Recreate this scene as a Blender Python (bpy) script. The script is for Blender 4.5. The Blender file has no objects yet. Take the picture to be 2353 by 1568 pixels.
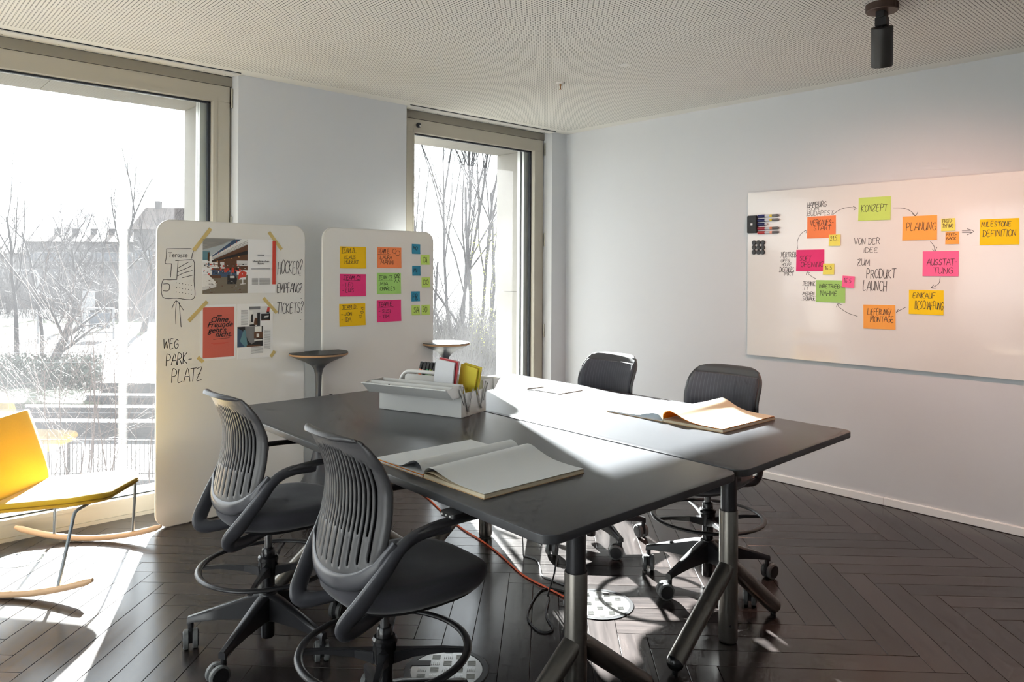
import bpy, bmesh, math, random
from math import sin, cos, pi, radians, sqrt, atan2
from mathutils import Vector, Matrix

SC = bpy.context.scene
COL = SC.collection

# ------------------------------------------------------------------ camera
cam_d = bpy.data.cameras.new('camera')
cam = bpy.data.objects.new('camera', cam_d)
COL.objects.link(cam)
SC.camera = cam
cam_d.sensor_width = 36.0
cam_d.lens = 1719.643 / 2353.0 * 36.0
cam_d.shift_y = -(784.0 - 623.592) / 2353.0
cam_d.clip_end = 600
YAW = radians(47.6634)
fwd = Vector((cos(YAW), sin(YAW), 0))
rgt = Vector((sin(YAW), -cos(YAW), 0))
cr, sr = cos(radians(0.3133)), sin(radians(0.3133))
rgt2 = rgt * cr + Vector((0, 0, 1)) * sr
up2 = Vector((0, 0, 1)) * cr - rgt * sr
cam.matrix_world = Matrix(((rgt2.x, up2.x, -fwd.x, 0), (rgt2.y, up2.y, -fwd.y, 0), (rgt2.z, up2.z, -fwd.z, 1.63), (0, 0, 0, 1)))

# ------------------------------------------------------------------ light
SUN_H = Vector((0.467, 1.0)).normalized()      # horizontal direction towards the sun
SUN_EL = math.atan(0.42)
world = bpy.data.worlds.new('sky')
SC.world = world
world.use_nodes = True
wn = world.node_tree.nodes
wl = world.node_tree.links
# bright, thin winter haze: nearly white all round, a little bluer overhead
bg = wn['Background']
tcw = wn.new('ShaderNodeTexCoord'); sep = wn.new('ShaderNodeSeparateXYZ'); rmp = wn.new('ShaderNodeValToRGB')
wl.new(tcw.outputs['Generated'], sep.inputs['Vector']); wl.new(sep.outputs['Z'], rmp.inputs['Fac'])
rmp.color_ramp.elements[0].position = 0.0; rmp.color_ramp.elements[0].color = (0.97, 0.985, 1.0, 1)
rmp.color_ramp.elements[1].position = 0.7; rmp.color_ramp.elements[1].color = (0.86, 0.92, 1.0, 1)
wl.new(rmp.outputs['Color'], bg.inputs['Color'])
bg.inputs['Strength'].default_value = 3.5

sun_d = bpy.data.lights.new('sun', 'SUN')
sun_d.energy = 90.0
sun_d.angle = radians(0.9)
sun_d.color = (1.0, 0.99, 0.97)
sun = bpy.data.objects.new('sun', sun_d)
COL.objects.link(sun)
sdir = Vector((SUN_H.x * cos(SUN_EL), SUN_H.y * cos(SUN_EL), sin(SUN_EL)))
sun.rotation_euler = sdir.to_track_quat('Z', 'Y').to_euler()
sun.location = (8, 16, 12)

SC.view_settings.view_transform = 'Standard'
SC.view_settings.look = 'None'
SC.view_settings.gamma = 1.0
SC.view_settings.use_curve_mapping = False
SC.view_settings.exposure = 0.50
cy = SC.cycles
cy.use_denoising = True
cy.max_bounces = 7
cy.diffuse_bounces = 4
cy.glossy_bounces = 3
cy.transmission_bounces = 4
cy.transparent_max_bounces = 10
cy.caustics_reflective = False
cy.caustics_refractive = False
cy.sample_clamp_indirect = 8.0
cy.use_adaptive_sampling = True
cy.adaptive_threshold = 0.08
cy.adaptive_min_samples = 12
cy.time_limit = 1100

# ------------------------------------------------------------------ helpers
class MB:
    """collects geometry, links it as ONE mesh object"""
    def __init__(s):
        s.v = []; s.f = []; s.m = []; s.cur = 0
    def add(s, vs, fs):
        o = len(s.v)
        s.v.extend([tuple(p) for p in vs])
        for f in fs:
            s.f.append(tuple(i + o for i in f)); s.m.append(s.cur)
        return s
    def box(s, x0, x1, y0, y1, z0, z1):
        return s.add([(x0, y0, z0), (x1, y0, z0), (x1, y1, z0), (x0, y1, z0), (x0, y0, z1), (x1, y0, z1), (x1, y1, z1), (x0, y1, z1)],
                     [(0, 3, 2, 1), (4, 5, 6, 7), (0, 1, 5, 4), (1, 2, 6, 5), (2, 3, 7, 6), (3, 0, 4, 7)])
    def frame_box(s, c, ax, ay, az):
        """box from centre and three half-axis vectors"""
        c = Vector(c); ax = Vector(ax); ay = Vector(ay); az = Vector(az)
        vs = [c + sx * ax + sy * ay + sz * az for sz in (-1, 1) for sx, sy in ((-1, -1), (1, -1), (1, 1), (-1, 1))]
        return s.add(vs, [(0, 3, 2, 1), (4, 5, 6, 7), (0, 1, 5, 4), (1, 2, 6, 5), (2, 3, 7, 6), (3, 0, 4, 7)])
    def loft(s, rings, closed=True, cap=True, loop=False):
        n = len(rings[0]); vs = [p for r in rings for p in r]; fs = []
        k = len(rings)
        for i in range(k if loop else k - 1):
            a = i * n; b = ((i + 1) % k) * n
            for j in range(n if closed else n - 1):
                j2 = (j + 1) % n
                fs.append((a + j, a + j2, b + j2, b + j))
        if cap and not loop:
            fs.append(tuple(range(n - 1, -1, -1)))
            fs.append(tuple((k - 1) * n + j for j in range(n)))
        return s.add(vs, fs)
    def tube(s, path, r, n=10, cap=True, loop=False, up=None, flat=1.0):
        """round (or flattened) tube along a path; r a number or a list"""
        path = [Vector(p) for p in path]
        k = len(path); rs = r if isinstance(r, (list, tuple)) else [r] * k
        rings = []; ref = None
        for i in range(k):
            if loop: t = path[(i + 1) % k] - path[i - 1]
            else: t = path[min(i + 1, k - 1)] - path[max(i - 1, 0)]
            t.normalize()
            if up is not None: a = Vector(up)
            elif ref is None: a = Vector((0, 0, 1)) if abs(t.z) < 0.9 else Vector((1, 0, 0))
            else: a = ref
            a = (a - t * a.dot(t)).normalized(); ref = a
            b = t.cross(a)
            q = rs[i]; ra, rb = (q if isinstance(q, (list, tuple)) else (q * flat, q))
            rings.append([path[i] + a * (ra * cos(2 * pi * j / n)) + b * (rb * sin(2 * pi * j / n)) for j in range(n)])
        return s.loft(rings, True, cap, loop)
    def lathe(s, prof, c=(0, 0, 0), n=24, axis=None):
        c = Vector(c)
        M = Matrix.Identity(3) if axis is None else Vector(axis).to_track_quat('Z', 'Y').to_matrix()
        rings = [[c + M @ Vector((r * cos(2 * pi * j / n), r * sin(2 * pi * j / n), z)) for j in range(n)] for r, z in prof]
        return s.loft(rings)
    def prism(s, poly, z0, z1, M=None):
        lo = [Vector((x, y, z0)) for x, y in poly]; hi = [Vector((x, y, z1)) for x, y in poly]
        if M is not None: lo = [M @ p for p in lo]; hi = [M @ p for p in hi]
        return s.loft([lo, hi])
    def ball(s, c, r, n=10, sq=1.0):
        m = max(4, n // 2)
        return s.lathe([(max(1e-4, r * sin(pi * i / m)), -r * sq * cos(pi * i / m)) for i in range(m + 1)], c, n)
    def xf(s, M):
        s.v = [tuple(M @ Vector(p)) for p in s.v]; return s
    def build(s, name, mat, parent=None, smooth=None, bevel=0, **tags):
        me = bpy.data.meshes.new(name)
        me.from_pydata(s.v, [], s.f)
        mats = mat if isinstance(mat, (list, tuple)) else [mat]
        for x in mats: me.materials.append(x)
        if len(mats) > 1: me.polygons.foreach_set('material_index', s.m)
        bm = bmesh.new(); bm.from_mesh(me)
        bmesh.ops.remove_doubles(bm, verts=bm.verts, dist=1e-6) if len(bm.verts) < 60000 else None
        if bevel:
            es = [e for e in bm.edges if len(e.link_faces) == 2 and e.calc_face_angle(0) > 0.5]
            bmesh.ops.bevel(bm, geom=es, offset=bevel, segments=2, affect='EDGES', clamp_overlap=True)
        bmesh.ops.recalc_face_normals(bm, faces=bm.faces) if s.recalc else None
        bm.to_mesh(me); bm.free()
        if smooth is not None:
            me.polygons.foreach_set('use_smooth', [True] * len(me.polygons))
            if smooth < 180: me.set_sharp_from_angle(angle=radians(smooth))
        o = bpy.data.objects.new(name, me)
        COL.objects.link(o)
        if parent is not None: o.parent = parent
        for k, v in tags.items(): o[k] = v
        return o
    recalc = True

def thing(name, label, cat, loc=(0, 0, 0), rz=0.0, group=None):
    o = bpy.data.objects.new(name, None)
    COL.objects.link(o)
    o.empty_display_size = 0.1
    o.location = loc; o.rotation_euler = (0, 0, rz)
    o['label'] = label; o['category'] = cat
    if group: o['group'] = group
    return o

def copy_tree(o, parent=None):
    c = o.copy(); COL.objects.link(c)
    if parent is not None: c.parent = parent
    for ch in list(o.children): copy_tree(ch, c)
    return c

def fillet(poly, r, n=6):
    """round the corners of a convex polygon given counter-clockwise"""
    out = []; k = len(poly)
    rs = r if isinstance(r, (list, tuple)) else [r] * k
    for i in range(k):
        p = Vector(poly[i]); a = (Vector(poly[i - 1]) - p).normalized(); b = (Vector(poly[(i + 1) % k]) - p).normalized()
        ang = a.angle(b); d = rs[i] / math.tan(ang / 2)
        c = p + (a + b).normalized() * (rs[i] / sin(ang / 2))
        s0 = p + a * d - c; s1 = p + b * d - c
        t0 = atan2(s0.y, s0.x); t1 = atan2(s1.y, s1.x)
        dt = (t1 - t0 + pi) % (2 * pi) - pi
        for j in range(n + 1):
            t = t0 + dt * j / n
            out.append((c.x + rs[i] * cos(t), c.y + rs[i] * sin(t)))
    return out

def bez(p0, p1, p2, p3, n=8):
    P = [Vector(p) for p in (p0, p1, p2, p3)]
    return [P[0] * (1 - t) ** 3 + P[1] * 3 * t * (1 - t) ** 2 + P[2] * 3 * t * t * (1 - t) + P[3] * t ** 3 for t in [i / n for i in range(n + 1)]]

def smoothpath(pts, n=6):
    """Catmull-Rom through points"""
    P = [Vector(p) for p in pts]; out = []
    for i in range(len(P) - 1):
        a = P[max(i - 1, 0)]; b = P[i]; c = P[i + 1]; d = P[min(i + 2, len(P) - 1)]
        for j in range(n):
            t = j / n
            out.append(0.5 * ((2 * b) + (c - a) * t + (2 * a - 5 * b + 4 * c - d) * t * t + (3 * b - a - 3 * c + d) * t ** 3))
    out.append(P[-1])
    return out

# ------------------------------------------------------------------ materials
def s2l(c):
    return tuple(((x / 255 + 0.055) / 1.055) ** 2.4 if x / 255 > 0.04045 else x / 255 / 12.92 for x in c)

def mat(name, rgb, rough=0.5, metal=0.0, spec=0.5, var=0.0, vscale=8.0, bump=0.0, bscale=200.0, stretch=None, coat=0.0, coat_rough=0.05, sheen=0.0, translucent=0.0):
    m = bpy.data.materials.new(name); m.use_nodes = True
    nt = m.node_tree; N = nt.nodes; L = nt.links
    b = N['Principled BSDF']
    c = s2l(rgb) + (1,)
    b.inputs['Base Color'].default_value = c
    b.inputs['Roughness'].default_value = rough
    b.inputs['Metallic'].default_value = metal
    b.inputs['Specular IOR Level'].default_value = spec
    b.inputs['Coat Weight'].default_value = coat
    b.inputs['Coat Roughness'].default_value = coat_rough
    b.inputs['Sheen Weight'].default_value = sheen
    tc = N.new('ShaderNodeTexCoord'); mp = N.new('ShaderNodeMapping')
    L.new(tc.outputs['Object'], mp.inputs['Vector'])
    if stretch: mp.inputs['Scale'].default_value = stretch
    nz = N.new('ShaderNodeTexNoise'); nz.inputs['Scale'].default_value = vscale; nz.inputs['Detail'].default_value = 4
    L.new(mp.outputs['Vector'], nz.inputs['Vector'])
    mr = N.new('ShaderNodeMapRange')
    mr.inputs['To Min'].default_value = 1 - var; mr.inputs['To Max'].default_value = 1 + var
    L.new(nz.outputs['Fac'], mr.inputs['Value'])
    mx = N.new('ShaderNodeVectorMath'); mx.operation = 'SCALE'
    mx.inputs[0].default_value = c[:3]
    L.new(mr.outputs['Result'], mx.inputs['Scale'])
    L.new(mx.outputs['Vector'], b.inputs['Base Color'])
    if bump:
        n2 = N.new('ShaderNodeTexNoise'); n2.inputs['Scale'].default_value = bscale; n2.inputs['Detail'].default_value = 2
        L.new(mp.outputs['Vector'], n2.inputs['Vector'])
        bp = N.new('ShaderNodeBump'); bp.inputs['Strength'].default_value = bump; bp.inputs['Distance'].default_value = 0.001
        L.new(n2.outputs['Fac'], bp.inputs['Height']); L.new(bp.outputs['Normal'], b.inputs['Normal'])
    if translucent:
        tr = N.new('ShaderNodeBsdfTranslucent'); tr.inputs['Color'].default_value = c
        ms = N.new('ShaderNodeMixShader'); ms.inputs['Fac'].default_value = translucent
        L.new(b.outputs['BSDF'], ms.inputs[1]); L.new(tr.outputs['BSDF'], ms.inputs[2])
        L.new(ms.outputs['Shader'], N['Material Output'].inputs['Surface'])
    return m

def glass_mat(name, haze=0.03, tint=(0.88, 0.92, 0.91)):
    m = bpy.data.materials.new(name); m.use_nodes = True
    nt = m.node_tree; N = nt.nodes; L = nt.links
    N.remove(N['Principled BSDF'])
    tr = N.new('ShaderNodeBsdfTransparent'); tr.inputs['Color'].default_value = tint + (1,)
    gl = N.new('ShaderNodeBsdfGlossy'); gl.inputs['Roughness'].default_value = 0.02
    geo = N.new('ShaderNodeNewGeometry'); dt = N.new('ShaderNodeVectorMath'); dt.operation = 'DOT_PRODUCT'
    L.new(geo.outputs['Incoming'], dt.inputs[0]); L.new(geo.outputs['Normal'], dt.inputs[1])
    ab = N.new('ShaderNodeMath'); ab.operation = 'ABSOLUTE'; L.new(dt.outputs['Value'], ab.inputs[0])
    om = N.new('ShaderNodeMath'); om.operation = 'SUBTRACT'; om.inputs[0].default_value = 1.0; L.new(ab.outputs[0], om.inputs[1])
    pw = N.new('ShaderNodeMath'); pw.operation = 'POWER'; pw.inputs[1].default_value = 5.0; L.new(om.outputs[0], pw.inputs[0])
    fr = N.new('ShaderNodeMath'); fr.operation = 'MULTIPLY_ADD'; fr.inputs[1].default_value = 0.85; fr.inputs[2].default_value = 0.08; L.new(pw.outputs[0], fr.inputs[0])
    tl = N.new('ShaderNodeBsdfTranslucent'); tl.inputs['Color'].default_value = (0.9, 0.92, 0.95, 1)
    m1 = N.new('ShaderNodeMixShader'); m2 = N.new('ShaderNodeMixShader')
    # dust film on the pane, thicker in smears
    tc = N.new('ShaderNodeTexCoord'); nz = N.new('ShaderNodeTexNoise'); nz.inputs['Scale'].default_value = 1.6; nz.inputs['Detail'].default_value = 5
    L.new(tc.outputs['Object'], nz.inputs['Vector'])
    mr = N.new('ShaderNodeMapRange'); mr.inputs['From Min'].default_value = 0.3; mr.inputs['From Max'].default_value = 0.75
    mr.inputs['To Min'].default_value = haze * 0.5; mr.inputs['To Max'].default_value = haze * 1.6
    L.new(nz.outputs['Fac'], mr.inputs['Value'])
    L.new(mr.outputs['Result'], m1.inputs['Fac'])
    L.new(tr.outputs['BSDF'], m1.inputs[1]); L.new(tl.outputs['BSDF'], m1.inputs[2])
    L.new(fr.outputs[0], m2.inputs['Fac'])
    L.new(m1.outputs['Shader'], m2.inputs[1]); L.new(gl.outputs['BSDF'], m2.inputs[2])
    L.new(m2.outputs['Shader'], N['Material Output'].inputs['Surface'])
    return m

def wood_floor_mat():
    m = bpy.data.materials.new('smoked_oak'); m.use_nodes = True
    nt = m.node_tree; N = nt.nodes; L = nt.links; b = N['Principled BSDF']
    tc = N.new('ShaderNodeTexCoord'); mp = N.new('ShaderNodeMapping')
    mp.inputs['Scale'].default_value = (2.0, 34.0, 20.0)
    oi = N.new('ShaderNodeObjectInfo')
    ad = N.new('ShaderNodeVectorMath'); ad.operation = 'ADD'
    cb = N.new('ShaderNodeCombineXYZ'); ml = N.new('ShaderNodeMath'); ml.operation = 'MULTIPLY'; ml.inputs[1].default_value = 50
    L.new(oi.outputs['Random'], ml.inputs[0]); L.new(ml.outputs[0], cb.inputs['X']); L.new(ml.outputs[0], cb.inputs['Y'])
    L.new(tc.outputs['Object'], mp.inputs['Vector']); L.new(mp.outputs['Vector'], ad.inputs[0]); L.new(cb.outputs['Vector'], ad.inputs[1])
    nz = N.new('ShaderNodeTexNoise'); nz.inputs['Scale'].default_value = 1.0; nz.inputs['Detail'].default_value = 6; nz.inputs['Roughness'].default_value = 0.6
    nz.inputs['Distortion'].default_value = 0.25
    L.new(ad.outputs['Vector'], nz.inputs['Vector'])
    cr_ = N.new('ShaderNodeValToRGB')
    cr_.color_ramp.elements[0].position = 0.3; cr_.color_ramp.elements[0].color = (0.0165, 0.0140, 0.0140, 1)
    cr_.color_ramp.elements[1].position = 0.75; cr_.color_ramp.elements[1].color = (0.046, 0.037, 0.035, 1)
    L.new(nz.outputs['Fac'], cr_.inputs['Fac'])
    hs = N.new('ShaderNodeHueSaturation')
    mr = N.new('ShaderNodeMapRange'); mr.inputs['To Min'].default_value = 0.65; mr.inputs['To Max'].default_value = 1.5
    L.new(oi.outputs['Random'], mr.inputs['Value']); L.new(mr.outputs['Result'], hs.inputs['Value'])
    L.new(cr_.outputs['Color'], hs.inputs['Color']); L.new(hs.outputs['Color'], b.inputs['Base Color'])
    r2 = N.new('ShaderNodeMapRange'); r2.inputs['To Min'].default_value = 0.19; r2.inputs['To Max'].default_value = 0.29
    L.new(nz.outputs['Fac'], r2.inputs['Value']); L.new(r2.outputs['Result'], b.inputs['Roughness'])
    b.inputs['Specular IOR Level'].default_value = 0.6
    bp = N.new('ShaderNodeBump'); bp.inputs['Strength'].default_value = 0.08; bp.inputs['Distance'].default_value = 0.0008
    L.new(nz.outputs['Fac'], bp.inputs['Height']); L.new(bp.outputs['Normal'], b.inputs['Normal'])
    return m

M = {}
M['wall'] = mat('wall_paint', (208, 210, 213), 0.75, var=0.015, vscale=3, bump=0.04, bscale=400)
M['ceiling'] = mat('ceiling_paint', (232, 230, 222), 0.8, var=0.01)
M['fleece'] = mat('acoustic_fleece', (60, 58, 54), 0.95)
M['floor'] = wood_floor_mat()
M['base'] = mat('skirting_paint', (240, 241, 240), 0.4, var=0.01)
M['frame'] = mat('window_frame_paint', (178, 172, 158), 0.45, var=0.02)
M['frame_dark'] = mat('blind_box_paint', (142, 136, 124), 0.5, var=0.02)
M['alu'] = mat('aluminium', (214, 214, 210), 0.35, 0.3, var=0.02)
M['gasket'] = mat('rubber_gasket', (38, 42, 50), 0.6)
M['stone'] = mat('travertine_reveal', (158, 154, 147), 0.85, var=0.06, vscale=14, bump=0.2, bscale=90)
M['glass'] = glass_mat('window_glass', 0.011)
M['steel'] = mat('hinge_steel', (176, 172, 160), 0.35, 0.8)
M['trim'] = mat('ceiling_trim', (228, 226, 220), 0.45)
# ------------------------------------------------------------------ the room
XL, XR, YB, YW, ZC = -2.2, 5.48, -2.0, 5.21, 3.01
YF = 5.32            # room side of the window frames
YO = 5.88            # outer face of the facade

def in_view(p, margin=0.04):
    q = Vector(p) - Vector((0, 0, 1.63)); d = q.dot(fwd)
    if d < 0.2: return False
    x = 1176.5 + 1719.643 * q.dot(rgt2) / d; y = 623.592 - 1719.643 * q.dot(up2) / d
    return -margin * 2353 < x < 2353 * (1 + margin) and -margin * 1568 < y < 1568 * (1 + margin)

# floor: slab with herringbone planks
floor = bpy.data.objects.new('floor', None); COL.objects.link(floor)
floor['kind'] = 'structure'; floor['label'] = 'dark smoked oak herringbone parquet floor'
MB().box(XL - .1, XR + .1, YB - .1, YO, -0.25, -0.016).build('subfloor', mat('screed', (40, 36, 33), 0.9), floor)
PW, PL_, GAP, PT = 0.1293, 1.0097, 0.0011, 0.015
def plank_profile():
    # slightly crowned boards with eased edges
    h = PW / 2 - GAP
    return [(-h, -PT), (-h, -0.0010), (-h + .0012, 0), (h - .0012, 0), (h, -0.0010), (h, -PT)]
def plank_mesh():
    mb = MB(); pr = plank_profile(); x = PL_ / 2 - GAP
    mb.loft([[Vector((sx * x, y, z)) for y, z in pr] for sx in (-1, 1)])
    o = mb.build('plank', M['floor'], None); me = o.data
    bpy.data.objects.remove(o); return me
def clip_poly(poly, x0, x1, y0, y1):
    for ax, lim, sg in ((0, x0, 1), (0, x1, -1), (1, y0, 1), (1, y1, -1)):
        out = []
        for i in range(len(poly)):
            p, q = poly[i - 1], poly[i]
            dp, dq = sg * (p[ax] - lim), sg * (q[ax] - lim)
            if (dp >= 0) != (dq >= 0):
                t = dp / (dp - dq); out.append((p[0] + (q[0] - p[0]) * t, p[1] + (q[1] - p[1]) * t))
            if dq >= 0: out.append(q)
        poly = out
        if not poly: return []
    return poly
pm = plank_mesh(); prng = random.Random(5)
r2_ = sqrt(2); rest = MB(); n_pl = 0
a00, b00 = 1.705 - .006, 5.042 + .006
for m in range(-3, 9):
    for i in range(-70, 70):
        for kind in 'AB':
            if kind == 'B': a = a00 + (i + .5) * PW - m * PL_; b = b00 - i * PW + PL_ / 2 - m * PL_; ang = pi / 4
            else: a = a00 + (i + 1) * PW - PL_ / 2 - m * PL_; b = b00 - (i + .5) * PW - m * PL_; ang = -pi / 4
            cx, cyy = (a + b) / r2_, (b - a) / r2_
            if not (XL - .6 < cx < XR + .6 and YB - .6 < cyy < YF + .6): continue
            ca, sa = cos(ang), sin(ang); hx, hy = PL_ / 2 - GAP, PW / 2 - GAP
            cor = [(cx + u * hx * ca - v * hy * sa, cyy + u * hx * sa + v * hy * ca) for u, v in ((-1, -1), (1, -1), (1, 1), (-1, 1))]
            inside = all(XL <= p[0] <= XR - .004 and YB <= p[1] <= YF for p in cor)
            vis = any(in_view((p[0], p[1], 0), .02) for p in cor + [(cx, cyy)])
            if vis and inside:
                o = bpy.data.objects.new('plank', pm); COL.objects.link(o); o.parent = floor
                o.location = (cx, cyy, 0); o.rotation_euler = (prng.uniform(-.0016, .0016), prng.uniform(-.0002, .0002), ang); n_pl += 1
            else:
                poly = clip_poly(cor, XL, XR - .004, YB, YF)
                if len(poly) < 3: continue
                if vis and n_pl < 300:
                    q = MB(); lp = [((x - cx) * ca + (y - cyy) * sa, -(x - cx) * sa + (y - cyy) * ca) for x, y in poly]
                    q.prism(lp, -PT, 0); o = q.build('plank', M['floor'], floor); o.location = (cx, cyy, 0); o.rotation_euler = (0, 0, ang); n_pl += 1
                else: rest.prism(poly, -PT, 0)
rest.build('far_planks', M['floor'], floor, kind='stuff')

# ceiling: perforated plasterboard over dark fleece
def build_ceiling():
    root = bpy.data.objects.new('ceiling', None); COL.objects.link(root)
    root['kind'] = 'structure'; root['label'] = 'white perforated acoustic plasterboard ceiling'
    pitch = 0.0195; x1, y1 = 5.348, 5.078; r = 0.0046
    vs = []; fs = []; plain = MB()
    oct_ = [(cos(pi / 8 + k * pi / 4) * r, sin(pi / 8 + k * pi / 4) * r) for k in range(8)]
    h = pitch / 2
    sq = [(h, h * .414), (h * .414, h), (-h * .414, h), (-h, h * .414), (-h, -h * .414), (-h * .414, -h), (h * .414, -h), (h, -h * .414)]
    corner = [None, (h, h), None, (-h, h), None, (-h, -h), None, (h, -h)]
    j = 0
    while True:
        yc = y1 - (j + .5) * pitch
        xs = max(-0.6, (16.7 - 3.797 * yc) / 3.565)
        n = int((x1 - xs) / pitch)
        if n <= 0 or yc < YB + .1: break
        x_start = x1 - n * pitch
        plain.add([(XL, yc - h, ZC), (x_start, yc - h, ZC), (x_start, yc + h, ZC), (XL, yc + h, ZC)], [(3, 2, 1, 0)])
        for i in range(n):
            xc = x_start + (i + .5) * pitch
            o = len(vs)
            vs += [(xc + a, yc + b, ZC) for a, b in oct_]
            vs += [(xc + a, yc + b, ZC) for a, b in sq]
            cs = len(vs)
            vs += [(xc + h, yc + h, ZC), (xc - h, yc + h, ZC), (xc - h, yc - h, ZC), (xc + h, yc - h, ZC)]
            for k in range(8):
                k2 = (k + 1) % 8
                if k % 2 == 0: fs.append((o + k, o + 8 + k, cs + k // 2, o + 8 + k2, o + k2))
                else: fs.append((o + k, o + 8 + k, o + 8 + k2, o + k2))
        j += 1
    yend = y1 - j * pitch
    plain.add([(XL, YB, ZC), (x1, YB, ZC), (x1, yend, ZC), (XL, yend, ZC)], [(3, 2, 1, 0)])
    plain.add([(x1, YB, ZC), (XR, YB, ZC), (XR, YF, ZC), (x1, YF, ZC)], [(3, 2, 1, 0)])
    plain.add([(XL, y1, ZC), (x1, y1, ZC), (x1, YF, ZC), (XL, YF, ZC)], [(3, 2, 1, 0)])
    plain.recalc = False
    plain.build('plain_board', M['ceiling'], root)
    me = bpy.data.meshes.new('perforated_board'); me.from_pydata(vs, [], fs); me.flip_normals(); me.materials.append(M['ceiling'])
    o = bpy.data.objects.new('perforated_board', me); COL.objects.link(o); o.parent = root; o['kind'] = 'stuff'
    MB().box(XL - .1, XR + .1, YB - .1, YF, ZC + .012, ZC + .03).build('fleece', M['fleece'], root)
    MB().box(XL - .1, XR + .1, YB - .1, YO, ZC + .05, ZC + .25).build('slab', M['wall'], root)
build_ceiling()

def struct(name, mb, m, label=None, **k):
    o = mb.build(name, m, None, **k); o['kind'] = 'structure'
    if label: o['label'] = label
    return o

struct('wall_right', MB().box(XR, XR + .2, YB - .2, YO, -.25, 3.26), M['wall'], 'smooth light grey painted wall behind the wall whiteboard')
struct('wall_pier', MB().box(2.125, 3.548, YW, YO - .06, -.25, 3.26), M['wall'], 'light grey wall pier between the two windows')
struct('wall_corner', MB().box(5.274, XR, YW, YO - .06, -.25, 3.26), M['wall'], 'narrow light grey wall strip right of the narrow window')
struct('wall_far_left', MB().box(XL - .2, -1.2, YW, YO - .06, -.25, 3.26), M['wall'])
struct('wall_back', MB().box(XL - .2, XR + .2, YB - .2, YB, -.25, 3.26), M['wall'])
wl_ = MB().box(XL - .2, XL, YB, 0.3, -.25, 3.26).box(XL - .2, XL, 4.1, YW, -.25, 3.26).box(XL - .2, XL, .3, 4.1, 2.75, 3.26).box(XL - .2, XL, .3, 4.1, -.25, .25)
struct('wall_left', wl_, M['wall'])
w3 = bpy.data.objects.new('fill_window', None); COL.objects.link(w3); w3['kind'] = 'structure'  # unseen window, added for fill light and a bright reflection on the board
fr3 = MB()
for y0, y1 in ((.3, .38), (1.55, 1.63), (2.78, 2.86), (4.02, 4.1)): fr3.box(XL - .12, XL - .05, y0, y1, .25, 2.75)
fr3.box(XL - .12, XL - .05, .3, 4.1, .25, .33).box(XL - .12, XL - .05, .3, 4.1, 2.67, 2.75)
fr3.build('window_frame', M['frame'], w3)
MB().add([(XL - .087, .36, .31), (XL - .087, 4.04, .31), (XL - .087, 4.04, 2.69), (XL - .087, .36, 2.69)], [(0, 1, 2, 3)]).build('pane', M['glass'], w3)

# skirting on the right wall, two lengths with a joint
bb = bpy.data.objects.new('baseboard_right', None); COL.objects.link(bb); bb['kind'] = 'structure'; bb['label'] = 'low white skirting board along the right wall'
for y0, y1 in ((YB, 2.1205), (2.122, YW)):
    q = MB(); q.add([(XR, y0, .004), (XR - .014, y0, .004), (XR - .014, y0, .052), (XR - .010, y0, .058), (XR, y0, .058), (XR, y1, .004), (XR - .014, y1, .004), (XR - .014, y1, .052), (XR - .010, y1, .058), (XR, y1, .058)],
          [(0, 1, 2, 3, 4), (9, 8, 7, 6, 5), (0, 5, 6, 1), (1, 6, 7, 2), (2, 7, 8, 3), (3, 8, 9, 4), (4, 9, 5, 0)])
    q.build('skirting_board', M['base'], bb)
bp_ = MB().box(2.125, 3.548, YW - .014, YW, .004, .058)
struct('baseboard_pier', bp_, M['base'])
struct('baseboard_corner', MB().box(5.274, XR - .014, YW - .014, YW, .004, .058), M['base'])

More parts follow.
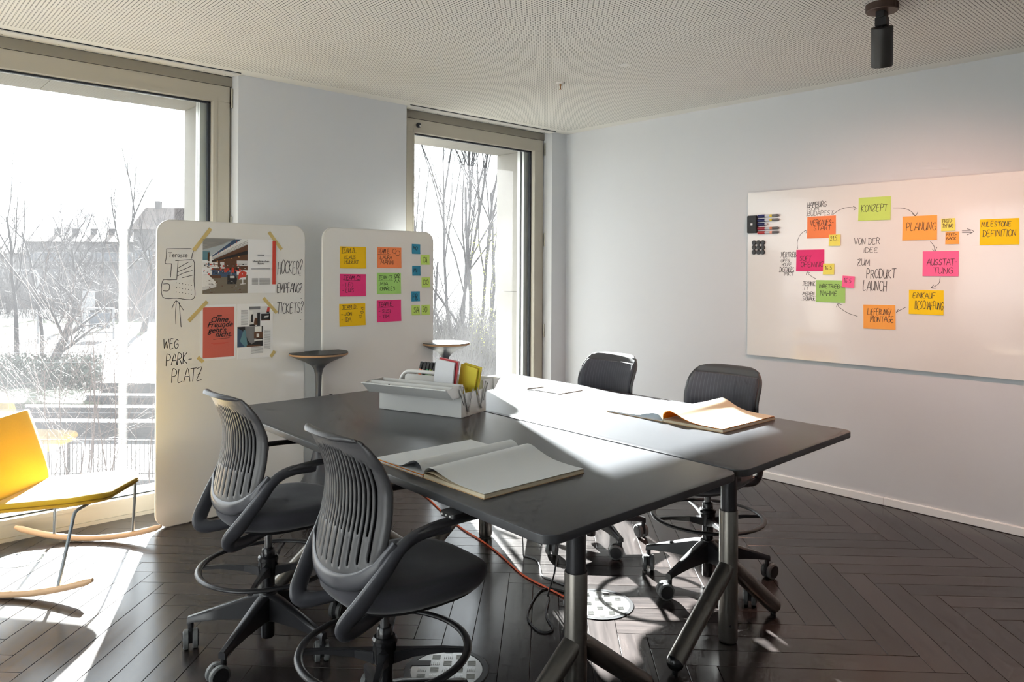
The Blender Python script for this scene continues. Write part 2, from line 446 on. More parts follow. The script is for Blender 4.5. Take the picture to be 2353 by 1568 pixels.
def make_window(name, x0, x1, gl, gr, label, lock=None, hinge_z=()):
    """x0..x1 the wall opening, gl..gr the visible glass"""
    w = bpy.data.objects.new(name, None); COL.objects.link(w); w['kind'] = 'structure'; w['label'] = label
    zt, zb = 2.822, 0.13
    # outer frame
    f = MB()
    f.box(x0, x1, YF + .012, YF + .07, 2.945, ZC)                       # head above the sash
    f.box(x0, gl - .085, YF + .012, YF + .07, 0, 2.945)
    f.box(gr + .125, x1, YF + .012, YF + .07, 0, 2.945)
    f.build('window_frame', M['frame_dark'], w)
    # blind box along the top
    MB().box(x0, x1, YF - .004, YF + .012, 2.938, ZC - .006).build('blind_box', M['frame_dark'], w)
    # sash: four members with a raised bead round the glass
    for nm, b in (('sash_rail', (gl - .08, gr + .12, zt, 2.936)), ('sash_rail', (gl - .08, gr + .12, .02, zb)), ('sash_stile', (gl - .08, gl, zb, zt)), ('sash_stile', (gr, gr + .12, zb, zt))):
        q = MB().box(b[0], b[1], YF, YF + .06, b[2], b[3])
        q.build(nm, M['frame'], w, bevel=.003)
    bd = MB()
    bd.box(gl - .012, gr + .028, YF - .004, YF, zt, zt + .028).box(gl - .012, gr + .028, YF - .004, YF, zb - .028, zb)
    bd.box(gl - .012, gl, YF - .004, YF, zb, zt).box(gr, gr + .028, YF - .004, YF, zb, zt)
    bd.build('glazing_bead', M['frame'], w)
    MB().box(x0, x1, YF - .012, YF + .05, 0.0, .022).build('threshold', M['frame'], w)
    g = MB()
    for a, b, c, d in ((gl, gr, zt - .012, zt), (gl, gr, zb, zb + .008), (gl, gl + .008, zb, zt), (gr - .018, gr, zb, zt)):
        g.box(a, b, YF + .045, YF + .075, c, d)
    g.build('gasket', M['gasket'], w)
    MB().add([(gl - .01, YF + .056, zb - .01), (gr + .01, YF + .056, zb - .01), (gr + .01, YF + .056, zt + .01), (gl - .01, YF + .056, zt + .01)], [(0, 1, 2, 3)]).build('pane', M['glass'], w)
    # aluminium outer shell and blind guide rails
    a = MB()
    a.box(gr - .06, gr + .1, YF + .09, YF + .12, 0, 3.0).box(gl - .1, gl + .004, YF + .09, YF + .12, 0, 3.0)
    a.box(gl, gr, YF + .09, YF + .12, zt - .004, 3.0).box(gl, gr, YF + .09, YF + .14, 0, .11)
    a.box(gr - .048, gr + .1, YF + .16, YF + .2, 0, 3.0).box(gl - .1, gl - .004, YF + .16, YF + .2, 0, 3.0)
    a.build('outer_frame', M['alu'], w)
    sl = MB().box(gr - .032, gr - .012, YF + .121, YF + .159, 0.1, 2.83)
    sl.build('guide_slot', M['gasket'], w)
    # travertine reveal slabs
    for b in ((gr - .004, x1 + .06, YF + .21, YO, -.1, 1.42), (gr - .004, x1 + .06, YF + .21, YO, 1.424, 2.832), (x0 - .06, gl - .02, YF + .21, YO, -.1, 2.832)):
        MB().box(*b).build('reveal_slab', M['stone'], w)
    n = 2 if x1 - x0 < 2.5 else 3
    for k in range(n):
        a0 = x0 - .06 + (x1 - x0 + .12) * k / n; a1 = x0 - .06 + (x1 - x0 + .12) * (k + 1) / n - .003
        MB().box(a0, a1, YF + .2, YO, 2.835, 3.26).build('lintel_slab', M['stone'], w)
    MB().box(x0 - .06, x1 + .06, YF + .14, YO + .03, -.16, .04).build('sill', M['stone'], w)
    for z0, z1 in hinge_z:
        q = MB().tube([(gr + .128, YF - .014, z0), (gr + .128, YF - .014, z1)], .0085, 10)
        q.tube([(gr + .128, YF - .014, z0 + .035), (gr + .128, YF - .014, z0 + .037)], .0092, 10).box(gr + .126, gr + .142, YF - .012, YF + .002, z0 + .01, z1 - .01)
        q.build('hinge', M['steel'], w, smooth=40)
    if lock:
        q = MB().lathe([(.022, 0), (.022, .012), (.017, .016)], (lock[0], YF, lock[1]), 20, (0, -1, 0))
        q = q.build('lock_plate', M['gasket'], w, smooth=40)
        MB().lathe([(.008, 0), (.008, .008), (.005, .010)], (lock[0] + .006, YF - .014, lock[1] - .006), 12, (0, -1, 0)).build('lock_button', M['alu'], q, smooth=40)
    # aluminium curtain track in the ceiling
    t = MB().box(x0 + .005, x1 - .005, YW - .048, YF - .075, ZC - .012, ZC - .001)
    t = t.build('curtain_track', M['trim'], w)
    k = 0
    while x0 + .05 + k * .145 < x1:
        MB().lathe([(.004, 0), (.004, .002)], (x0 + .05 + k * .145, YF - .085, ZC - .014), 8).build('screw', M['steel'], t); k += 1
    MB().box(x0 + .002, x1 - .002, YW - .053, YW - .049, ZC - .006, ZC - .0006).build('track_groove', M['gasket'], t)
    return w
make_window('window_1', -1.2, 2.125, -1.10, 1.99, 'wide floor-to-ceiling window behind the yellow rocking chair', None, ((2.785, 2.925), (1.87, 2.01), (.95, 1.09)))
make_window('window_2', 3.548, 5.274, 3.703, 5.142, 'narrower floor-to-ceiling window beside the room corner', (3.745, 2.885), ((2.785, 2.912), (1.88, 2.014), (.975, 1.105)))
# ------------------------------------------------------------------ tables
M['table_top'] = mat('charcoal_linoleum', (66, 68, 72), 0.34, var=0.04, vscale=30, spec=0.45)
M['table_edge'] = mat('table_edge', (48, 49, 52), 0.5)
M['gunmetal'] = mat('brushed_gunmetal', (124, 120, 114), 0.34, 0.85, var=0.06, vscale=3, stretch=(1, 1, 30))
M['dark_steel'] = mat('dark_steel', (64, 64, 66), 0.4, 0.6)
M['black'] = mat('black_plastic', (26, 26, 28), 0.45)
M['black_gloss'] = mat('black_gloss', (20, 20, 22), 0.22)

ZT = 0.915
def make_table(name, corners, posts, label, panel=None):
    cx = sum(p[0] for p in corners) / 4; cyy = sum(p[1] for p in corners) / 4
    t = thing(name, label, 'table', (cx, cyy, 0))
    poly = fillet([(p[0] - cx, p[1] - cyy) for p in corners], .055, 8)
    top = MB()
    ring = lambda s, z: [Vector((x * (1 - s / .5), y * (1 - s / 1.2), z)) for x, y in poly]
    def inset(d, z):
        n = len(poly); out = []
        for i in range(n):
            a = Vector(poly[i - 1]); b = Vector(poly[(i + 1) % n]); tt = (b - a).normalized()
            out.append(Vector((poly[i][0] - tt.y * d, poly[i][1] + tt.x * d, z)))
        return out
    top.cur = 1; top.loft([inset(.002, ZT - .027), inset(0, ZT - .025), inset(0, ZT - .0025)], cap=False)
    top.add(inset(.002, ZT - .027)[::-1], [tuple(range(len(poly)))])
    top.cur = 0; top.loft([inset(0, ZT - .0025), inset(.0008, ZT - .0007), inset(.0025, ZT)], cap=False)
    top.add(inset(.0025, ZT), [tuple(range(len(poly)))])
    top.build('table_top', [M['table_top'], M['table_edge']], t, smooth=30)
    for px, py in posts:
        x, y = px - cx, py - cyy
        lp = MB().lathe([(.036, 0), (.0395, .006), (.0408, .012), (.0408, .574), (.0395, .578), (.034, .578)], (x, y, 0.004), 28).build('leg_post', M['gunmetal'], t, smooth=35)
        MB().lathe([(.0045, 0), (.0045, .002)], (x - .03, y - .03, .085), 8, (-.7, -.7, 0)).build('screw', M['dark_steel'], lp)
        MB().lathe([(.0345, .57), (.0345, ZT - .027)], (x, y, 0), 28).build('leg_extension', M['dark_steel'], t, smooth=35)
        for s in (-1, 1):
            a = Vector((x + s * .012, y, .335)); b = Vector((x + s * .392, y, .046)); d = (b - a).normalized()
            q = MB().tube([a, b], .0365, 20).build('foot', M['gunmetal'], t, smooth=35)
            nb = MB().lathe([(.0362, 0)] + [(.0365 * cos(k * pi / 12) + 1e-4, .036 * sin(k * pi / 12)) for k in range(1, 7)], b, 20, d)
            nb.build('end_cap', M['black_gloss'], q, smooth=50)
            MB().lathe([(.012, 0), (.014, .012)], (b.x + s * .004, b.y, 0.001), 12).build('glide', M['black'], q)
        MB().box(x - .20, x + .20, y - .03, y + .03, ZT - .052, ZT - .0275).build('bracket', M['dark_steel'], t)
    (xa, ya), (xb, yb) = posts
    MB().frame_box(((xa + xb) / 2 - cx, (ya + yb) / 2 - cyy, ZT - .055), (.03, 0, 0), ((xb - xa) / 2, (yb - ya) / 2 - .04, 0), (0, 0, .0265)).build('beam', M['dark_steel'], t)
    if panel:
        q = MB(); q.prism(fillet([(-.055, -.035), (.03, -.035), (.03, .035), (-.055, .035)], .012, 4), 0, .014)
        p = q.build('control_panel', M['black'], t, smooth=30); p.location = (panel[0] - cx, panel[1] - cyy, ZT - .0415)
        for k in range(3):
            MB().lathe([(.0035, 0), (.003, .0015)], (-.0555, -.02 + k * .02, .007), 8, (-1, 0, 0)).build('button', M['alu'], p)
    return t
make_table('work_table', [(1.425, 1.413), (2.408, 1.427), (2.497, 3.874), (1.505, 3.862)], [(1.934, 1.782), (2.05, 3.56)],
           'charcoal high work table nearer the yellow chair, carrying the grey toolbox', (1.455, 1.83))
make_table('work_table', [(2.424, 1.427), (3.436, 1.461), (3.523, 3.887), (2.506, 3.876)], [(2.938, 1.795), (2.981, 3.503)],
           'charcoal high work table nearer the wall whiteboard, mostly in bright sunlight')

# ------------------------------------------------------------------ drafting chairs
M['chair_frame'] = mat('chair_grey_nylon', (66, 67, 72), 0.32, var=0.03)
M['chair_shell'] = mat('chair_shell', (62, 62, 64), 0.42, var=0.03)
M['chair_fabric'] = mat('chair_fabric', (44, 44, 51), 0.85, var=0.08, vscale=120, bump=0.35, bscale=700, sheen=0.25)
M['chair_base'] = mat('chair_base', (34, 34, 37), 0.33, 0.1)
M['chrome_dark'] = mat('piston', (120, 120, 120), 0.25, 0.9)
M['wheel_grey'] = mat('wheel_tread', (96, 98, 98), 0.5)

def lerp_list(pts, t):
    n = len(pts) - 1; x = min(max(t, 0), 1) * n; i = min(int(x), n - 1); f = x - i
    p = [Vector(q) for q in pts]
    a = p[max(i - 1, 0)]; b = p[i]; c = p[i + 1]; d = p[min(i + 2, n)]
    return 0.5 * ((2 * b) + (c - a) * f + (2 * a - 5 * b + 4 * c - d) * f * f + (3 * b - a - 3 * c + d) * f ** 3)

BACK = [(-.212, .655), (-.206, .69), (-.196, .74), (-.184, .80), (-.174, .85), (-.170, .90), (-.172, .95), (-.184, 1.0), (-.200, 1.04), (-.210, 1.058), (-.222, 1.073), (-.238, 1.080), (-.252, 1.079), (-.259, 1.072)]
BACK = [(x, z if z < .9 else .9 + (z - .9) * 1.2) for x, z in BACK]
def back_hw(z, lip):
    z = z if z < .9 else .9 + (z - .9) / 1.2
    if lip > 0: return .186 * sqrt(1 - (.70 * min(lip, 1)) ** 2)
    if z < .80: 
        t = (.80 - z) / .147
        return .224 * max(0.0, 1 - min(t, 1) ** 2.3) ** (1 / 2.3)
    if z > .99: return .224 - .060 * (1 - sqrt(max(0, 1 - ((z - .99) / .078) ** 2)))
    return .224
def wrap(y, z): return (.062 if z < .95 else .062 - .028 * min((z - .95) / .12, 1)) * (y / .224) ** 2

def rib_fabric():
    m = mat('ribbed_back_fabric', (44, 44, 51), 0.85, bump=0.35, bscale=700, sheen=0.25)
    N = m.node_tree.nodes; L = m.node_tree.links; b = N['Principled BSDF']
    tc = N.new('ShaderNodeTexCoord'); wv = N.new('ShaderNodeTexWave'); wv.wave_type = 'BANDS'; wv.bands_direction = 'Y'
    wv.inputs['Scale'].default_value = 16.28; wv.inputs['Distortion'].default_value = 0
    L.new(tc.outputs['Object'], wv.inputs['Vector'])
    cr_ = N.new('ShaderNodeValToRGB'); cr_.color_ramp.elements[0].position = .86; cr_.color_ramp.elements[0].color = s2l((44, 44, 51)) + (1,)
    cr_.color_ramp.elements[1].position = .98; cr_.color_ramp.elements[1].color = s2l((60, 59, 66)) + (1,)
    L.new(wv.outputs['Color'], cr_.inputs['Fac']); L.new(cr_.outputs['Color'], b.inputs['Base Color'])
    return m
LIP0 = lerp_list(BACK, 9.4 / 13)
def build_back(root):
    rows = 52; pitch = .0193; nsl = 19
    ys = [-.30]
    for k in range(nsl):
        yc = (k - (nsl - 1) / 2) * pitch
        ys += [yc - .0046, yc + .0046]
    ys.append(.30)
    def grid(front, y_in, r0, r1, slots):
        mb = MB(); pts = []; meta = []
        for i in range(r0, r1 + 1):
            t = i / rows; p = lerp_list(BACK, t); lip = max(0, (t - 9.4 / 13) / (3.6 / 13))
            hw = max(back_hw(p.y, lip) - y_in, 0.001)
            cols = [-hw] + [min(max(y, -hw), hw) for y in ys[1:-1]] + [hw]
            if slots: cols = [-hw] + [min(max(y, -hw + .012 * min(1, hw / .05)), hw - .012 * min(1, hw / .05)) for y in ys[1:-1]] + [hw]
            k6 = lambda y: (1 - (abs(y) / max(hw, .01)) ** 5) if lip > 0 else 1
            pts.append([Vector((LIP0.x + (p.x - LIP0.x) * k6(y) + wrap(y, p.y) + front, y, LIP0.y + (p.y - LIP0.y) * (k6(y) * .75 + .25))) if lip > 0 else Vector((p.x + wrap(y, p.y) + front, y, p.y)) for y in cols]); meta.append(p.y)
        n = len(ys); vs = [q for r in pts for q in r]; fs = []
        for i in range(len(pts) - 1):
            zm = (meta[i] + meta[i + 1]) / 2
            for j in range(n - 1):
                if slots and j % 2 == 1 and i > 0:
                    k = (j - 1) // 2; yk = abs((k - (nsl - 1) / 2) * pitch)
                    zlow = (.795 + .35 * yk * yk) if k % 2 else (.688 + 1.1 * yk * yk)
                    zhi = 1.058 - 1.2 * yk * yk
                    if zlow < zm < zhi and i + r0 < 38: continue
                a = i * n + j
                fs.append((a, a + 1, a + n + 1, a + n))
        mb.add(vs, fs); mb.recalc = False
        return mb
    sh = grid(0, 0, 0, rows, True).build('backrest', M['chair_shell'], root, smooth=50)
    md = sh.modifiers.new('thickness', 'SOLIDIFY'); md.thickness = .009; md.offset = 0
    up = grid(.010, .016, 1, 33, False).build('back_upholstery', rib_fabric(), root, smooth=60)
    md = up.modifiers.new('thickness', 'SOLIDIFY'); md.thickness = .006; md.offset = 0
    # rib lines visible in the fabric come from the slats behind it
    band = []
    for k in range(25):
        a = -1 + 2 * k / 24; y = a * .224
        zz = .80 - .147 * max(0.0, 1 - abs(a) ** 2.3) ** (1 / 2.3)
        # centre line x at that height
        best = min((abs(lerp_list(BACK, t / 60).y - zz), t / 60) for t in range(0, 30))[1]
        p = lerp_list(BACK, best)
        band.append(Vector((p.x + wrap(y, zz) - .002, y * 1.035, zz - .010)))
    band = [Vector((-.088, -.239, .775)), Vector((-.108, -.237, .79))] + band[1:-1] + [Vector((-.108, .237, .79)), Vector((-.088, .239, .775))]
    mbd = MB(); mbd.tube(band, [(.004, .004), (.012, .008), (.021, .0105)] + [(.027, .0108)] * (len(band) - 6) + [(.021, .0105), (.012, .008), (.004, .004)], 12, up=(0, 0, 1))
    mbd.build('back_band', M['chair_frame'], root, smooth=60)

def build_chair():
    root = bpy.data.objects.new('drafting_chair', None); COL.objects.link(root)
    root.empty_display_size = .1
    build_back(root)
    # side arms: armrest, slanting strut, loop and tail under the seat
    for s in (-1, 1):
        path = smoothpath([(.10, s * .230, .798), (-.01, s * .236, .800), (-.085, s * .238, .772), (-.14, s * .224, .700), (-.20, s * .192, .610), (-.236, s * .166, .553), (-.222, s * .152, .522), (-.165, s * .135, .517), (-.06, s * .10, .528), (.01, s * .07, .535)], 6)
        n = len(path); rr = []
        for i in range(n):
            t = i / (n - 1)
            rr.append((.021 + .012 * math.exp(-((t - .52) / .22) ** 2), .0135))
        arm = MB().tube(path, [(b_, a_) for a_, b_ in rr], 14, up=(0, 1, 0)).build('arm', M['chair_frame'], root, smooth=60)
        pp = smoothpath([(-.035, s * .236, .806), (.05, s * .232, .812), (.15, s * .226, .812), (.235, s * .220, .808), (.265, s * .217, .803)], 5)
        k = len(pp)
        MB().tube(pp, [(.010 * min(1, .25 + .2 * i), .030 * sin(pi * (.03 + .85 * i / (k - 1))) ** .45 + .002) for i in range(k)], 14, up=(0, 0, 1)).build('armrest_pad', M['chair_shell'], arm, smooth=60)
    # seat cushion
    def seat_ring(sc, z, dx=0.0, n=36, front_drop=0.0):
        out = []
        for j in range(n):
            a = 2 * pi * j / n; ca, sa = cos(a), sin(a)
            e = 2 / 3.0
            x = .275 * (abs(ca) ** e) * (1 if ca > 0 else -1); y = .238 * (abs(sa) ** e) * (1 if sa > 0 else -1)
            y *= 1 - .08 * (x < 0) * (abs(x) / .275)
            out.append(Vector((x * sc + .075 + dx, y * sc, z - front_drop * max(0, x / .275) ** 3 + .008 * max(0, -x / .275) ** 2)))
        return out
    st = MB(); st.loft([seat_ring(.80, .541), seat_ring(.93, .549), seat_ring(.985, .568), seat_ring(1.0, .588, 0, 36, .006), seat_ring(.985, .606, 0, 36, .012), seat_ring(.93, .619, 0, 36, .016), seat_ring(.80, .625, 0, 36, .014), seat_ring(.5, .622, 0, 36, .008), seat_ring(.15, .618)])
    st.build('seat', M['chair_fabric'], root, smooth=80)
    sp = MB(); sp.loft([seat_ring(.30, .505, -.04), seat_ring(.62, .513, -.02), seat_ring(.86, .533), seat_ring(.88, .545)])
    sp.build('seat_pan', M['black'], root, smooth=60)
    # column
    MB().lathe([(.0165, .40), (.0165, .515)], (0, 0, 0), 18).build('piston', M['chrome_dark'], root, smooth=40)
    MB().lathe([(.0265, .030), (.0285, .036), (.0285, .385), (.0275, .392), (.0275, .412), (.0225, .420)], (0, 0, 0), 24).build('gas_column', M['black_gloss'], root, smooth=35)
    # foot ring with hub and four spokes
    ring = MB(); ring.tube([(.283 * cos(2 * pi * k / 56), .283 * sin(2 * pi * k / 56), .345) for k in range(56)], [(.0085, .0145)] * 56, 12, loop=True, up=(0, 0, 1))
    rg = ring.build('foot_ring', M['chair_base'], root, smooth=60)
    MB().lathe([(.030, .295), (.037, .300), (.040, .335), (.040, .362), (.043, .366), (.043, .380), (.036, .388)], (0, 0, 0), 24).build('ring_hub', M['black_gloss'], root, smooth=35)
    for k in range(4):
        a = pi / 4 + k * pi / 2 + .12
        q = MB(); secs = []
        for r, h, w, zc in ((.034, .030, .020, .330), (.10, .020, .010, .338), (.20, .012, .0095, .342), (.29, .010, .0095, .338)):
            secs.append([Vector((r, -w, zc - h)), Vector((r, w, zc - h)), Vector((r, w, zc + h * .4)), Vector((r, -w, zc + h * .4))])
        q.loft(secs); q.xf(Matrix.Rotation(a, 4, 'Z')); q.build('ring_spoke', M['chair_base'], rg, bevel=.002)
    return root

def build_base(root, a0):
    """five-star base with twin-wheel castors, turned to a0"""
    b = MB().lathe([(.030, .105), (.044, .115), (.046, .200), (.038, .222), (.0285, .226)], (0, 0, 0), 24).build('base_hub', M['chair_base'], root, smooth=35)
    for k in range(5):
        a = a0 + 2 * pi * k / 5; R = Matrix.Rotation(a, 4, 'Z')
        q = MB(); secs = []
        for r, zt, zb, w in ((.02, .222, .112, .030), (.07, .214, .118, .026), (.20, .172, .118, .021), (.315, .134, .108, .0165), (.338, .127, .098, .0155)):
            secs.append([Vector((r, -w, zb)), Vector((r, w, zb)), Vector((r, w * .95, zt - .008)), Vector((r, w * .55, zt)), Vector((r, -w * .55, zt)), Vector((r, -w * .95, zt - .008))])
        q.loft(secs); q.tube([(.326, 0, .118), (.326, 0, .078)], .0125, 10)
        q.xf(R); lg = q.build('base_leg', M['chair_base'], root, smooth=40)
        ca = a + [1.9, -.6, 2.4, .5, -2.2][k]
        c = MB(); cc = Vector((.326, 0, 0)); cc.rotate(R.to_3x3()); d = Vector((cos(ca), sin(ca), 0)); sd = Vector((-d.y, d.x, 0))
        wc = cc + d * .022; wc.z = .0412
        c.cur = 1
        for s in (-1, 1):
            c.lathe([(.034, -.011), (.0405, -.008), (.0405, .008), (.036, .011)], wc + sd * (s * .0185), 20, sd)
        c.cur = 0
        for s in (-1, 1):
            c.lathe([(.033, 0), (.032, .003), (.024, .0036)], wc + sd * (s * .0295), 18, sd * s)
        c.frame_box(wc + Vector((0, 0, .014)) - d * .006, d * .026, sd * .0075, (0, 0, .026))
        c.build('castor', [M['black'], M['wheel_grey']], lg, smooth=35)
proto = build_chair()
CHAIRS = [((1.40, 2.17), -2, radians(-4), 'black slat-backed drafting chair nearest the camera, its seat turned to the table'),
          ((1.42, 3.13), 0, radians(143), 'black slat-backed drafting chair between the nearest chair and the taped-up posters'),
          ((3.42, 3.03), 178, radians(-36), 'black drafting chair with a padded back, under the narrow window side of the far table'),
          ((3.43, 2.22), 181, radians(107), 'black drafting chair with a padded back, behind the sunlit sketchbook')]
for i, (c, hd, ba, lab) in enumerate(CHAIRS):
    o = proto if i == 0 else copy_tree(proto)
    o['label'] = lab; o['category'] = 'chair'; o['group'] = 'drafting chairs round the work tables'
    o.location = (c[0], c[1], 0); o.rotation_euler = (0, 0, radians(hd))
    CHAIRS[i] = (o, ba - radians(hd))
for o, ba in CHAIRS: build_base(o, ba)
# ------------------------------------------------------------------ writing
FONT = {
 'A': [[(0, 0), (.42, 1), (.8, 0)], [(.15, .38), (.68, .38)]], 'B': [[(.08, 0), (.08, 1), (.5, .95), (.55, .7), (.45, .53), (.08, .52)], [(.45, .53), (.68, .35), (.62, .08), (.3, 0), (.05, .02)]],
 'C': [[(.7, .85), (.5, 1), (.2, .85), (.05, .5), (.2, .12), (.48, 0), (.72, .12)]], 'D': [[(.1, 0), (.1, 1)], [(0, .97), (.4, .98), (.72, .7), (.7, .3), (.4, .02), (.02, .02)]],
 'E': [[(.62, 1), (.12, .97), (.1, 0), (.65, .03)], [(.1, .52), (.5, .54)]], 'F': [[(.65, 1), (.1, .97), (.1, 0)], [(.1, .5), (.5, .53)]],
 'G': [[(.72, .85), (.5, 1), (.2, .85), (.05, .5), (.2, .1), (.5, 0), (.72, .2), (.72, .48), (.45, .48)]], 'H': [[(.08, 1), (.06, 0)], [(.68, 1), (.66, 0)], [(.06, .5), (.68, .53)]],
 'I': [[(.15, 1), (.13, 0)]], 'i': [[(.15, .68), (.13, 0)], [(.16, .95), (.17, .9)]], 'J': [[(.6, 1), (.58, .25), (.4, 0), (.15, .05), (.05, .25)]],
 'K': [[(.08, 1), (.06, 0)], [(.62, 1), (.1, .48), (.68, 0)]], 'L': [[(.1, 1), (.06, .02), (.6, .05)]], 'M': [[(.02, 0), (.12, 1), (.42, .3), (.74, 1), (.84, 0)]],
 'N': [[(.05, 0), (.08, 1), (.62, 0), (.66, 1)]], 'O': [[(.4, 1), (.12, .8), (.05, .42), (.22, .04), (.5, .02), (.72, .35), (.68, .8), (.4, 1)]],
 'P': [[(.08, 0), (.1, 1), (.5, .97), (.66, .75), (.5, .5), (.1, .46)]], 'R': [[(.08, 0), (.1, 1), (.5, .97), (.62, .76), (.48, .54), (.1, .5)], [(.35, .5), (.72, 0)]],
 'S': [[(.62, .88), (.4, 1), (.14, .85), (.2, .6), (.5, .45), (.6, .2), (.4, .02), (.05, .1)]], 'T': [[(.0, .97), (.76, 1)], [(.4, .98), (.36, 0)]],
 'U': [[(.06, 1), (.08, .25), (.3, 0), (.55, .12), (.66, .45), (.68, 1)], [(.66, .45), (.7, 0)]], 'V': [[(0, 1), (.34, 0), (.72, 1)]], 'W': [[(0, 1), (.2, 0), (.45, .75), (.66, 0), (.92, 1)]],
 'Y': [[(0, 1), (.33, .5), (.66, 1)], [(.33, .5), (.25, 0)]], 'Z': [[(.05, .95), (.65, 1), (.05, .02), (.68, .04)], [(.2, .48), (.5, .52)]],
 '1': [[(.02, .6), (.28, 1), (.26, 0)]], '2': [[(.06, .78), (.3, 1), (.55, .8), (.4, .45), (.05, .02), (.62, .05)]], '5': [[(.6, 1), (.2, .97), (.14, .58), (.45, .6), (.58, .35), (.4, .04), (.08, .08)]],
 '6': [[(.5, 1), (.18, .65), (.08, .25), (.3, 0), (.52, .2), (.4, .45), (.12, .35)]], '-': [[(.08, .45), (.5, .47)]], '/': [[(.02, -.05), (.5, 1.05)]], '.': [[(.12, .06), (.16, .02)]],
 '?': [[(.05, .8), (.25, 1.05), (.55, .95), (.5, .7), (.25, .45), (.22, .25)], [(.2, .02), (.23, -.01)]],
 'e': [[(.08, .3), (.5, .36), (.4, .58), (.18, .55), (.06, .25), (.25, 0), (.52, .12)]], 'r': [[(.08, .6), (.1, 0)], [(.1, .35), (.3, .6), (.48, .55)]],
 'a': [[(.48, .5), (.25, .6), (.06, .3), (.2, .02), (.45, .25), (.48, .58), (.52, .02)]], 's': [[(.42, .55), (.2, .58), (.12, .42), (.38, .25), (.36, .05), (.05, .03)]], ' ': [],
}
CW = {'I': .34, 'i': .34, '.': .34, 'M': 1.0, 'W': 1.06, '1': .45, '-': .6, '/': .55, ' ': .5, '?': .7, 'e': .6, 'r': .54, 'a': .6, 's': .54}
class Ink:
    """flat marker strokes on a board: h along the board, v up"""
    def __init__(s, place): s.place = place; s.mb = MB(); s.mb.recalc = False; s.rng = random.Random(7)
    def stroke(s, pts, w):
        if len(pts) > 2:
            pp = [Vector((p[0], p[1], 0)) for p in pts]; pts = [(q.x, q.y) for q in smoothpath(pp, 4)]
        n = len(pts); L = []; R = []
        for i in range(n):
            a = Vector(pts[max(i - 1, 0)]); b = Vector(pts[min(i + 1, n - 1)]); t = b - a
            if t.length < 1e-9: t = Vector((1, 0))
            t.normalize(); nn = Vector((-t.y, t.x)) * (w / 2); p = Vector(pts[i])
            if i == 0: p = p - t * w * .35
            if i == n - 1: p = p + t * w * .35
            L.append(s.place(*(p + nn))); R.append(s.place(*(p - nn)))
        vs = L + R; s.mb.add(vs, [(i, i + 1, n + i + 1, n + i) for i in range(n - 1)])
    def text(s, word, h, v, wd, ht, w, sx=1, slant=.12):
        tot = sum(CW.get(c, .82) for c in word) - .1
        x = 0
        for c in word:
            cw = CW.get(c, .82); j = s.rng.uniform(-.05, .05); k = s.rng.uniform(.92, 1.06)
            for st in FONT.get(c, []):
                s.stroke([(h + sx * ((x + px * 1.0) / tot * wd + slant * py * ht * .5), v + (py * k + j) * ht) for px, py in st], w)
            x += cw
    def build(s, name, m, parent):
        return s.mb.build(name, m, parent)

NOTES2 = {
    'TEAM_A': (2.895, 1.726, 0.221, 0.163),
    'TEAM_B': (3.214, 1.73, 0.221, 0.162),
    'TEAM_C1': (2.895, 1.519, 0.221, 0.167),
    'TEAM_C2': (3.212, 1.531, 0.22, 0.164),
    'TEAM_D': (2.892, 1.298, 0.222, 0.167),
    'TEAM_E': (3.214, 1.317, 0.222, 0.169),
    'MO': (3.465, 1.804, 0.081, 0.079),
    'Di': (3.555, 1.719, 0.085, 0.08),
    'MI': (3.469, 1.63, 0.08, 0.079),
    'DO': (3.563, 1.536, 0.085, 0.081),
    'FR': (3.463, 1.425, 0.083, 0.08),
    'SA': (3.465, 1.314, 0.081, 0.081),
    'SO': (3.562, 1.314, 0.082, 0.082),
}
NOTESR = {
    'KONZEPT': (2.185, 2.086, 0.221, 0.165),
    'VERKAUF': (2.567, 1.971, 0.217, 0.164),
    'PLANUNG': (1.888, 1.938, 0.218, 0.165),
    'AUSSTAT': (1.758, 1.696, 0.218, 0.167),
    'EINKAUF': (1.845, 1.436, 0.216, 0.165),
    'LIEFER': (2.148, 1.323, 0.217, 0.17),
    'INBETR': (2.496, 1.495, 0.219, 0.163),
    'SOFT': (2.652, 1.724, 0.218, 0.162),
    'MILE': (1.421, 1.896, 0.216, 0.165),
    'PROTO': (1.713, 1.953, 0.083, 0.083),
    'FEED': (1.688, 1.865, 0.081, 0.082),
    'D21': (2.464, 1.871, 0.084, 0.083),
    'D16a': (2.508, 1.659, 0.083, 0.081),
    'D16b': (2.363, 1.567, 0.087, 0.084),
}
TEXT1 = [('Terasse', 1.574, 1.708, 0.116, 0.029), ('WEG', 1.548, 1.131, 0.088, 0.057), ('PARK-', 1.562, 1.024, 0.157, 0.069), ('PLATZ', 1.595, 0.914, 0.19, 0.088), ('HOCKER?', 2.299, 1.604, 0.185, 0.091), ('EMPFANG?', 2.295, 1.473, 0.187, 0.066), ('TICKETS?', 2.296, 1.328, 0.197, 0.073)]
